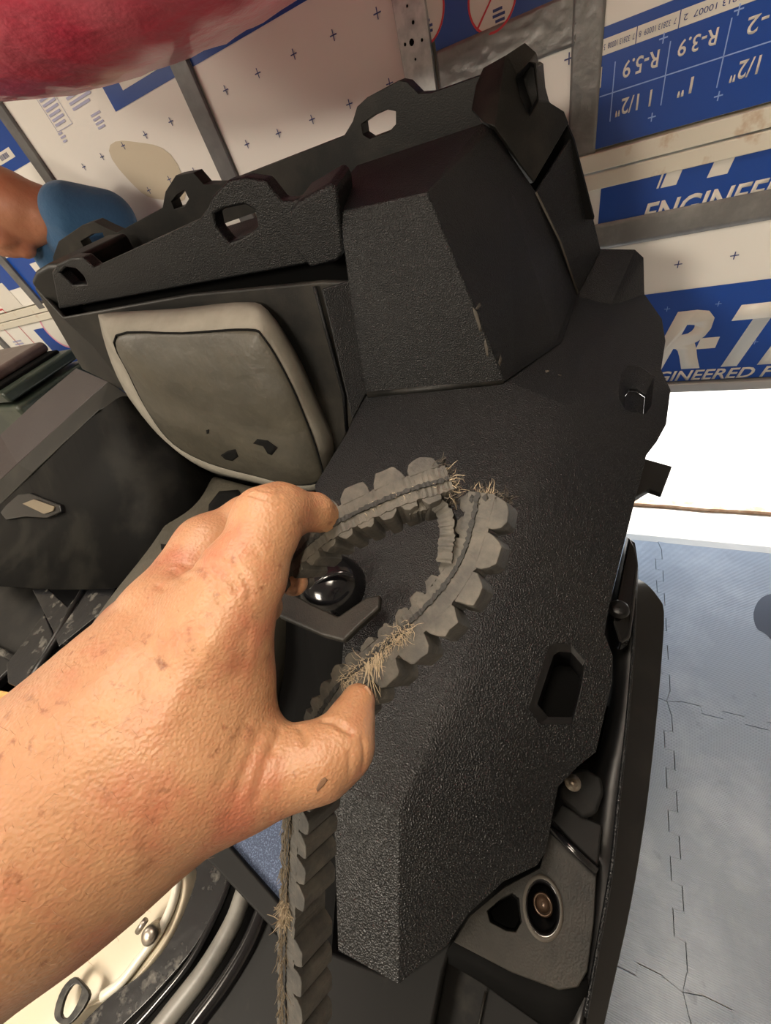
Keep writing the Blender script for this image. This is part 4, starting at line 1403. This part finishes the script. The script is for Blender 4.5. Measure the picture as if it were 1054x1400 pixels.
def shop_light(x, y, z, energy, label, sx=0.30, sy=0.45):
    lamp = empty('shop_light', (x, y, z))
    tag(lamp, label, 'lamp')
    box('housing', (x, y, z + 0.045), (sx + .2, sy + .45, 0.07), M_GALV, lamp, bevel=0.01)
    box('diffuser', (x, y, z), (sx + .14, sy + .37, 0.02), M_LIT, lamp, bevel=0.004)
    for s_ in (-1, 1):
        mesh('hanger', *tube_data([(x, y + s_ * (sy / 2 + .1), z + 0.08), (x, y + s_ * (sy / 2 + .1), RZ)], 0.006, 8), M_GALV, lamp, smooth=True)
    ld = bpy.data.lights.new('lamp_light', 'AREA')
    ld.shape = 'RECTANGLE'
    ld.size, ld.size_y = sx, sy
    ld.energy = energy
    ld.color = (1.0, 0.89, 0.74)
    lo = bpy.data.objects.new('lamp_light', ld)
    COL.objects.link(lo)
    lo.parent = lamp
    lo.location = (0, 0, -0.02)


shop_light(LX, LY, LZ, 12, 'warm white shop light under the ceiling above the vehicle')
shop_light(-1.0, -1.45, 2.15, 66, 'warm white shop light hung low behind the photographer on the left', 0.5, 0.9)
shop_light(-2.7, -0.2, 2.42, 26, 'added warm fill light under the ceiling on the far left', 0.4, 0.9)  # unseen lamp, added to brighten the left of the door boards


# ------------------------------------------------------------------ torn drive belt
belt = empty('drive_belt', P(640, 700, t=0.22))
tag(belt, 'torn black cogged rubber drive belt with frayed cords, pinched by the hand', 'drive belt')


def sweep_frame(path, wdir):
    """path (px, py, depth) -> sampled centre line with tangent, outward and width axes"""
    c = np.array([P(a, b, t=d) for a, b, d in path])
    t = np.gradient(c, axis=0)
    t /= np.linalg.norm(t, axis=1)[:, None]
    w_ = wdir if wdir.ndim == 2 else np.repeat(wdir[None], len(c), 0)
    w_ = w_ - t * np.sum(w_ * t, 1)[:, None]
    w_ /= np.linalg.norm(w_, axis=1)[:, None]
    nn = np.cross(w_, t)
    s = np.concatenate([[0], np.cumsum(np.linalg.norm(np.diff(c, axis=0), axis=1))])
    return c, t, nn, w_, s


class Strip:
    def __init__(self, path, wdir_pix, n=120, flip=1):
        p = spline(path, n)
        # width axis: away from the camera, leaning by wdir_pix pixels per 30 mm
        wd = []
        wp = spline([np.array(q) for q in wdir_pix], n) if len(wdir_pix) > 1 else np.repeat(np.array(wdir_pix, float), n, 0)
        for (a, b, d), (u, v) in zip(p, wp):
            wd.append(P(a + u, b + v, t=d + 0.024) - P(a, b, t=d))
        self.c, self.t, self.n, self.w, self.s = sweep_frame(p, np.array(wd))
        self.n *= flip

    def at(self, s, n, w):
        f = lambda arr: np.array([np.interp(s, self.s, arr[:, k]) for k in range(3)])
        e1, e2 = f(self.n), f(self.w)
        return f(self.c) + n * e1 / np.linalg.norm(e1) + w * e2 / np.linalg.norm(e2)

    def ribbon(self, s0, s1, n0, n1, w0, w1, step=0.0015, jit=0.0):
        ss = np.arange(s0, s1 + step * .5, step)
        vs, fs = [], []
        for s in ss:
            j = rng.uniform(-jit, jit, 4)
            vs += [self.at(s, n0 + j[0], w0 + abs(j[1])), self.at(s, n1 + j[2], w0 + abs(j[3])), self.at(s, n1, w1), self.at(s, n0, w1)]
        for i in range(len(ss) - 1):
            for k in range(4):
                fs.append((4 * i + k, 4 * i + (k + 1) % 4, 4 * i + 4 + (k + 1) % 4, 4 * i + 4 + k))
        fs += [(3, 2, 1, 0), tuple(range(4 * len(ss) - 4, 4 * len(ss)))]
        return vs, fs

    def cog(self, s0, pitch, base, tip, w0, w1, f0=0.92, f1=0.52, jit=0.0008):
        """one moulded cog: rounded trapezoid in side view"""
        prof = [(-f0 / 2, 0), (-f0 / 2 + .04, .35), (-f1 / 2 - .06, .82), (-f1 / 2 + .04, 1.0), (0, 1.02), (f1 / 2 - .04, 1.0), (f1 / 2 + .06, .82), (f0 / 2 - .04, .35), (f0 / 2, 0)]
        a, b = [], []
        for u, v in prof:
            j = rng.uniform(-jit, jit, 2)
            a.append(self.at(s0 + u * pitch + j[0], base + (tip - base) * v + j[1], w0))
            b.append(self.at(s0 + u * pitch, base + (tip - base) * v, w1))
        n = len(prof)
        return a + b, [tuple(range(n)), tuple(range(2 * n - 1, n - 1, -1))] + [(i, (i + 1) % n, n + (i + 1) % n, n + i) for i in range(n)]


WB = 0.026


def build_strand(S_, s0, s1, b_out, b_in, cog_out, cog_in, pitch_o, pitch_i, cord=True, skip=()):
    band = mesh('belt_band', *S_.ribbon(s0, s1, -b_in, b_out, 0, WB, 0.0015, 0.0005), M_RUB, belt)
    if cord:
        mesh('cord_line', *S_.ribbon(s0, s1, -0.0022, 0.0002, -0.0011, 0.001, 0.0012, 0.0006), M_RUB2, band)
    k = 0
    s = s0 + pitch_o * .5
    while s < s1 - pitch_o * .3:
        if k not in skip:
            mesh('cog', *S_.cog(s, pitch_o, b_out - .0006, b_out + cog_out * rng.uniform(.93, 1.03), 0.0, WB), M_RUB, belt, bevel=0.0006, segs=2, ang=30)
        s += pitch_o
        k += 1
    s = s0 + pitch_i * .5
    while s < s1 - pitch_i * .3:
        mesh('small_cog', *S_.cog(s, pitch_i, -b_in + .0006, -b_in - cog_in * rng.uniform(.85, 1.05), 0.0006, WB - .001, .86, .5, 0.0008), M_RUB, belt, bevel=0.0005, segs=1, ang=30)
        s += pitch_i
    return band


# upper strand: from behind the fingers to the torn fold
up = Strip([(366, 792, .224), (384, 774, .221), (408, 752, .217), (450, 718, .212), (510, 688, .208), (560, 668, .207), (618, 651, .208)], [(6, 26)], 140, 1)
if up.n[100] @ (P(500, 600, t=.2) - P(500, 700, t=.2)) < 0:
    up.n *= -1
B1 = build_strand(up, 0.0, up.s[-1] - 0.002, 0.0075, 0.0075, 0.0085, 0.004, 0.0195, 0.0125)
# right strand: from the fold down behind the thumb and out below the hand
dn = Strip([(657, 668, .208), (648, 716, .207), (632, 766, .206), (598, 816, .205), (552, 862, .206), (506, 902, .209), (464, 940, .214), (432, 990, .224), (408, 1050, .238), (398, 1120, .25), (394, 1200, .256), (391, 1300, .258), (391, 1440, .258)],
           [(16, 12), (16, 12), (18, 14), (18, 14), (20, 14), (30, 4), (44, -16), (48, -22), (48, -24), (48, -24)], 240, 1)
if dn.n[40] @ (P(700, 760, t=.2) - P(640, 760, t=.2)) < 0:
    dn.n *= -1
B2 = build_strand(dn, 0.002, dn.s[-1], 0.0080, 0.0065, 0.0085, 0.0042, 0.0190, 0.0125, True, (16,))
# thin inner layer that still bridges the torn fold
br_ = Strip([(556, 694, .208), (586, 684, .208), (604, 696, .208), (610, 724, .207), (606, 770, .206)], [(10, 16)], 40, 1)
mesh('inner_ply', *br_.ribbon(0, br_.s[-1], -0.004, 0.004, 0.0006, WB * .9, 0.0012, 0.0007), M_RUB, belt)


# frayed cord fibres
def fibres(name, n, start, spread, length, r, m, bias, parent, curl=0.5, flat=False):
    parts = []
    for _ in range(n):
        p = start()
        d = np.array(bias) + rng.normal(0, spread, 3)
        d /= np.linalg.norm(d)
        ln_ = length * rng.uniform(.35, 1.1)
        pts = [p]
        for k in range(4):
            d = d + rng.normal(0, curl * .4, 3)
            d /= np.linalg.norm(d)
            pts.append(pts[-1] + d * ln_ / 4)
        parts.append(tube_data(pts, [r, r, r * .9, r * .7, r * .3], 4, False))
    o = mesh(name, *join_data(parts), m, parent, fixn=False)
    return tag(o, kind='stuff')


rt = P(1, 0, t=1.0) - P(0, 0, t=1.0)
rt /= np.linalg.norm(rt)
dnv = P(0, 1, t=1.0) - P(0, 0, t=1.0)
dnv /= np.linalg.norm(dnv)
fwd = ROT @ np.array([0, 0, 1.0])


def along(S_, a, b, n0, n1, w0=-0.001, w1=0.0015):
    return lambda: S_.at(rng.uniform(a, b), rng.uniform(n0, n1), rng.uniform(w0, w1))


e1 = up.s[-1]
fibres('frayed_cord', 220, along(up, e1 - 0.010, e1 + 0.001, -0.010, 0.013, 0.0, WB), .7, 0.009, 0.00028, M_FIBD, rt * .8 - dnv * .2, belt, .8)
fibres('frayed_cord', 60, along(up, e1 - 0.004, e1, -0.008, 0.006, 0.0, WB * .6), .6, 0.010, 0.00026, M_FIB, rt * .8 + dnv * .2, belt, .8)
fibres('frayed_cord', 160, along(dn, 0.0, 0.010, -0.006, 0.013, 0.0, WB), .6, 0.008, 0.00026, M_FIBD, -dnv, belt, .7)
fibres('frayed_cord', 40, along(dn, 0.0, 0.006, -0.004, 0.008, 0.0, WB * .5), .6, 0.008, 0.00018, M_FIB, -dnv + rt * .5, belt, .5)
# crumbled rubber at the tear
parts = []
for _ in range(70):
    if rng.uniform() < .6:
        c = up.at(e1 + rng.uniform(-.006, .006), rng.uniform(-.008, .013), rng.uniform(0, WB))
    else:
        c = dn.at(rng.uniform(-.001, .008), rng.uniform(-.010, .012), rng.uniform(0, WB))
    r = rng.uniform(.0008, .0024)
    v, f = box_data((0, 0, 0), (1, 1, 1))
    Q, _r = np.linalg.qr(rng.normal(0, 1, (3, 3)))
    parts.append(([c + Q @ (np.array(q) * r * rng.uniform(.6, 1.5)) for q in v], f))
tag(mesh('rubber_crumb', *join_data(parts), M_RUB2, belt), kind='stuff')
# lay-flat fuzz along the cord line where the edge has shredded

def s_at(S_, px, py):
    best, bs = 1e9, 0
    for s in np.linspace(0, S_.s[-1], 300):
        q = S_.at(s, 0, 0) - CAM
        cx = ROT.T @ q
        x, y = CX + FPX * cx[0] / cx[2], CY + FPX * cx[1] / cx[2]
        d = (x - px) ** 2 + (y - py) ** 2
        if d < best:
            best, bs = d, s
    return bs


sa, sb = s_at(dn, 560, 852), s_at(dn, 470, 934)
sc_, sd_ = s_at(dn, 396, 1110), dn.s[-1]
fibres('frayed_cord', 420, along(dn, sa, sb, -0.004, 0.003, -0.001, 0.001), .6, 0.008, 0.00013, M_FIB, rt * .3 + dnv * .5 - fwd * .4, belt, .9)
fibres('frayed_cord', 26, along(dn, s_at(dn, 520, 890), s_at(dn, 500, 906), -0.001, 0.003, -0.002, 0), .22, 0.020, 0.00026, M_FIB, dnv * 1.0 + rt * .12 - fwd * .2, belt, .15)
fibres('frayed_cord', 520, along(dn, sc_, sd_, -0.0075, 0.0005, -0.0012, 0.001), .25, 0.009, 0.00024, mat('shredded_edge_fibre', (0.17, 0.135, 0.09), 0.85), dnv * 1.2 - fwd * .12, belt, .35)
fibres('frayed_cord', 90, along(dn, s_at(dn, 394, 1230), s_at(dn, 394, 1262), -0.004, 0.003, -0.002, 0.0), .45, 0.010, 0.0003, M_FIB, dnv * .9 - fwd * .4, belt, .6)
fibres('frayed_cord', 25, along(up, 0.07, e1 - .01, -0.004, 0.001, -0.001, 0.001), .6, 0.003, 0.00014, M_FIB, rt, belt, .9)

# ------------------------------------------------------------------ the hand and forearm holding the belt
M_SKIN = mat('skin', (0.285, 0.143, 0.073), 0.5, sss=(0.25, (1.0, 0.35, 0.2), 0.004),
             bump=[('noise', 70, 0.12, 0.002), ('voronoi', 760, 0.45, 0.0007), ('noise', 900, 0.25, 0.0005)],
             vary=[((0.345, 0.185, 0.10), 20, 0.38, 0.66), ((0.29, 0.10, 0.056), 30, 0.50, 0.72), ((0.16, 0.06, 0.028), 130, 0.60, 0.72)])


def H(px, py, d, rpx):
    return P(px, py, t=d), rpx * d / FPX


def C(a, b, k=0.008):
    (pa, ra), (pb, rb) = H(*a), H(*b)
    return pa, pb, ra, rb, k


hand = [
    # forearm (two parallel bones make it broad and flat)
    C((-240, 1418, .115, 134), (60, 1122, .150, 132), .01), C((-230, 1390, .132, 124), (60, 1112, .165, 118), .02), C((-60, 1260, .140, 118), (110, 1135, .158, 106), .02),
    C((60, 1122, .150, 132), (190, 1010, .168, 124), .02), C((110, 1135, .158, 106), (270, 1050, .170, 98), .02), C((60, 1100, .160, 128), (180, 975, .178, 106), .02),
    # metacarpals
    C((190, 1010, .168, 126), (292, 868, .176, 72), .014), C((180, 980, .172, 118), (232, 846, .186, 66), .014), C((170, 980, .178, 108), (196, 868, .198, 56), .012), C((160, 1000, .182, 100), (168, 900, .208, 48), .012),
    # first web and thenar mass
    C((240, 1010, .172, 112), (306, 930, .178, 62), .010), C((260, 1030, .172, 102), (346, 1052, .172, 66), .010), C((308, 920, .180, 60), (326, 1010, .178, 52), .008), C((326, 1055, .172, 68), (398, 1050, .172, 46), .007),
    # index finger
    C((296, 856, .174, 70), (330, 790, .178, 60), .010), C((334, 790, .176, 53), (368, 712, .186, 45), .004), C((366, 712, .188, 47), (384, 700, .194, 38), .006), C((384, 700, .194, 38), (430, 700, .208, 25), .005),
    C((430, 700, .210, 25), (462, 716, .224, 20), .004),
    # middle finger (runs behind the index, its tip shows below the belt)
    C((232, 846, .190, 62), (288, 752, .212, 48), .006), C((288, 752, .212, 47), (340, 716, .228, 36), .005), C((340, 712, .222, 36), (394, 766, .232, 24), .004), C((394, 766, .232, 24), (402, 796, .228, 19), .004),
    # ring and little finger, curled out of sight
    C((196, 868, .200, 52), (262, 790, .224, 40), .006), C((262, 790, .224, 40), (320, 790, .248, 30), .004), C((320, 790, .248, 30), (362, 830, .258, 24), .004),
    C((168, 900, .210, 44), (226, 846, .236, 34), .006), C((226, 846, .236, 34), (288, 850, .258, 26), .004), C((288, 850, .258, 26), (318, 880, .264, 22), .004),
    # thumb
    C((398, 1050, .172, 46), (440, 1038, .174, 45), .006), C((440, 1038, .174, 45), (470, 1018, .178, 39), .008), C((470, 1018, .178, 38), (480, 985, .186, 30), .006), C((480, 985, .186, 29), (489, 960, .192, 24), .004),
]


def G(a, b, d, rpx, k=0.002, lift=0.0):
    pa, ra = H(a[0], a[1], a[2] if len(a) > 2 else d, rpx)
    pb, rb = H(b[0], b[1], b[2] if len(b) > 2 else d, rpx)
    return pa, pb, ra, k


body = sdf_mesh('person', hand, 0.0010, M_SKIN, None, 0.012, (), 2)
tag(body, 'bare left hand and forearm of a person pinching the torn belt', 'person')
print('hand faces', len(body.data.polygons))
TH = bvh_of(body)
# carve wrinkles by displacing the finished skin along folds given as surface lines
FOLDS = [  # (points on the hand, depth m, half width m)
    ([(442, 984), (456, 986), (468, 994), (480, 1001)], .0016, .0016), ([(410, 994), (415, 1004), (417, 1014)], .0012, .0014), ([(496, 1012), (499, 1030), (496, 1052)], .0009, .0012), ([(478, 1030), (478, 1058)], .0006, .001),
    ([(383, 1000), (378, 1014), (372, 1026)], .0010, .0018), ([(372, 1020), (358, 1060), (350, 1090)], .0008, .0025), ([(352, 1010), (340, 1040), (326, 1080)], .0007, .0025), ([(336, 990), (322, 1030), (304, 1070)], .0006, .003),
    ([(294, 776), (312, 790), (324, 806)], .0012, .0016), ([(304, 768), (326, 782), (338, 800), (342, 816)], .0008, .0014), ([(282, 790), (296, 806), (302, 824)], .0007, .0016),
    ([(318, 744), (336, 740), (352, 748)], .0004, .001), ([(322, 752), (340, 750), (358, 760)], .0004, .001), ([(344, 676), (362, 682), (384, 680)], .0006, .0012), ([(352, 668), (372, 672), (390, 668)], .0004, .001),
    ([(350, 690), (368, 694), (384, 690)], .0004, .001), ([(270, 870), (268, 890), (258, 910)], .0005, .003), ([(330, 870), (326, 900), (318, 930)], .0006, .003), ([(340, 860), (338, 890), (332, 920)], .0005, .002),
    ([(216, 800), (226, 806), (232, 800)], .0006, .0016), ([(236, 780), (250, 790), (262, 788)], .0005, .0015), ([(250, 770), (262, 776), (274, 774)], .0005, .0014),
]
RIDGES = [([(150, 960), (190, 905), (226, 862)], .0010, .005), ([(226, 980), (252, 920), (280, 880)], .0012, .006), ([(60, 1010), (120, 950), (170, 890)], .0008, .004),
          ([(90, 1060), (150, 1010), (180, 960)], .0006, .004), ([(300, 850), (306, 838), (316, 828)], .0006, .008)]
me = body.data
nv_ = len(me.vertices)
co = np.zeros(nv_ * 3, np.float32)
me.vertices.foreach_get('co', co)
co = co.reshape(-1, 3).astype(float)
nr = np.zeros(nv_ * 3, np.float32)
me.vertices.foreach_get('normal', nr)
nr = nr.reshape(-1, 3).astype(float)
disp = np.zeros(nv_)
for sgn, lst in ((-1, FOLDS), (1, RIDGES)):
    for pix, dep, hw_ in lst:
        sp = spline(pix, 16)
        pts = [hit(TH, *q)[0] for q in sp]
        pts = [q for q in pts if q is not None]
        if len(pts) < 2:
            continue
        pts = np.array(pts)
        lo_, hi_ = pts.min(0) - 4 * hw_, pts.max(0) + 4 * hw_
        sel = np.where(np.all((co > lo_) & (co < hi_), axis=1))[0]
        best = np.full(len(sel), 1e9)
        for a, b in zip(pts[:-1], pts[1:]):
            d = b - a
            h = np.clip(((co[sel] - a) @ d) / (d @ d + 1e-15), 0, 1)
            best = np.minimum(best, np.linalg.norm(co[sel] - a - h[:, None] * d, axis=1))
        disp[sel] += sgn * dep * np.exp(-(best / hw_) ** 2)
co += nr * disp[:, None]
me.vertices.foreach_set('co', co.astype(np.float32).ravel())
me.update()
# thumb nail, seen edge on
nl = [P(502, 938, t=.186), P(508, 946, t=.188), P(509, 962, t=.192), P(506, 972, t=.197), P(500, 972, t=.204), P(497, 955, t=.206), P(497, 942, t=.200)]
prism('thumb_nail', nl, np.array(P(1, 0, t=.19) - P(0, 0, t=.19)) * -3, mat('nail', (0.55, 0.36, 0.25), 0.3), body, bevel=0.0004, segs=2)
# dark grime marks on the thumb
for pix in ([(432, 1078), (438, 1066), (444, 1062), (448, 1066), (442, 1074), (434, 1082)],):
    decal('grime_mark', bvh_of(body), pix, mat('grime', (0.12, 0.06, 0.03), 0.7), body, 0.0002, 0.0001)
# arm hair
parts = []
TH = bvh_of(body)
adir = P(160, 900, t=.16) - P(0, 1050, t=.15)
adir /= np.linalg.norm(adir)
for _ in range(700):
    px, py = rng.uniform(-10, 330), rng.uniform(760, 1330)
    if px > 230 and py > 900 and rng.uniform() < .6:
        continue
    l, nn = hit(TH, px, py)
    if l is None:
        continue
    d = nn * .28 + adir * rng.uniform(.2, .8) + rng.normal(0, .35, 3)
    d -= nn * min(0, d @ nn - .1)
    d /= np.linalg.norm(d)
    L_ = rng.uniform(.002, .006)
    q = [l - nn * .0003, l + d * L_ * .5, l + d * L_ - nn * L_ * .15]
    parts.append(tube_data(q, [.00005, .00004, .00002], 3, False))
tag(mesh('arm_hair', *join_data(parts), mat('arm_hair_brown', (0.22, 0.11, 0.05), 0.6), body, fixn=False), kind='stuff')

# ------------------------------------------------------------------ man in a blue shirt bending over behind the vehicle
YM = 1.16


def B(px, py, y, r):
    return P(px, py, Y=y), r


man = []
hip = np.array([-1.78, 1.16, 0.95])
sh_l = P(120, 300, Y=1.14)
neck = P(52, 300, Y=1.10)
head = P(-6, 292, Y=1.04)
chest_p = P(110, 345, Y=1.18)
shirt = [(hip + np.array([0, 0, .05]), chest_p, .145, .150, .04), (hip + np.array([.05, -.05, .02]), P(135, 330, Y=1.16), .11, .09, .04), (P(98, 292, Y=1.11), P(150, 300, Y=1.18), .085, .082, .03), (P(96, 325, Y=1.10), P(150, 330, Y=1.16), .07, .085, .03),
         (P(104, 325, Y=1.10), P(120, 385, Y=1.13), .068, .062, .02)]
mb = [(P(66, 290, Y=1.10), P(30, 280, Y=1.06), .070, .076, .02), (P(66, 300, Y=1.08), P(20, 310, Y=1.04), .056, .070, .02), (P(10, 280, Y=1.05), P(-36, 265, Y=1.02), .10, .11, .02), (P(0, 318, Y=1.0), P(-30, 300, Y=0.98), .07, .085, .02),
      (P(34, 340, Y=1.0), P(8, 328, Y=0.985), .030, .045, .012), (P(16, 338, Y=.985), P(6, 322, Y=.98), .03, .05, .012), (chest_p, hip, .11, .12, .03),
      (P(120, 380, Y=1.1), P(135, 440, Y=1.12), .045, .038, .015), (P(135, 440, Y=1.12), P(140, 470, Y=1.12), .032, .035, .012)]
legs = []
for s in (-.10, .10):
    legs += [(hip + np.array([s, 0, 0]), hip + np.array([s * 1.1, .0, -.47]), .088, .06, .03), (hip + np.array([s * 1.1, 0, -.47]), np.array([hip[0] + s * 1.1, hip[1] + .01, .09]), .058, .045, .02),
             (np.array([hip[0] + s * 1.1, hip[1] + .02, .05]), np.array([hip[0] + s * 1.2, hip[1] - .15, .045]), .045, .04, .02)]
mb += [(hip + np.array([-.10, 0, 0]), hip + np.array([.10, 0, 0]), .1, .1, .02)] + [(a, b, ra * .9, rb * .9, k) for a, b, ra, rb, k in legs]
man_o = sdf_mesh('person', mb, 0.007, mat('man_skin', (0.46, 0.20, 0.11), 0.5, sss=(0.2, (1, .35, .2), .005), bump=[('noise', 40, .4, .006)], vary=[((0.40, 0.15, 0.08), 12, .45, .7)]), None, .03, (), 2)
tag(man_o, 'man in a blue short-sleeved shirt bending down at the left behind the vehicle', 'person')
sh_o = sdf_mesh('shirt', shirt, 0.007, M_SHIRT, man_o, .03, (), 2)
sdf_mesh('trousers', [(hip + np.array([-.10, 0, .02]), hip + np.array([.10, 0, .02]), .115, .115, .02)] + [(a, b, ra + .012, rb + .014, k) for a, b, ra, rb, k in legs if a[2] > .2], 0.009, M_JEAN, man_o, .03, (), 1)
sdf_mesh('hair', [(P(-14, 262, Y=1.05), P(-50, 250, Y=1.02), .075, .085, .02)], 0.008, M_HAIR, man_o, .02, (), 1)
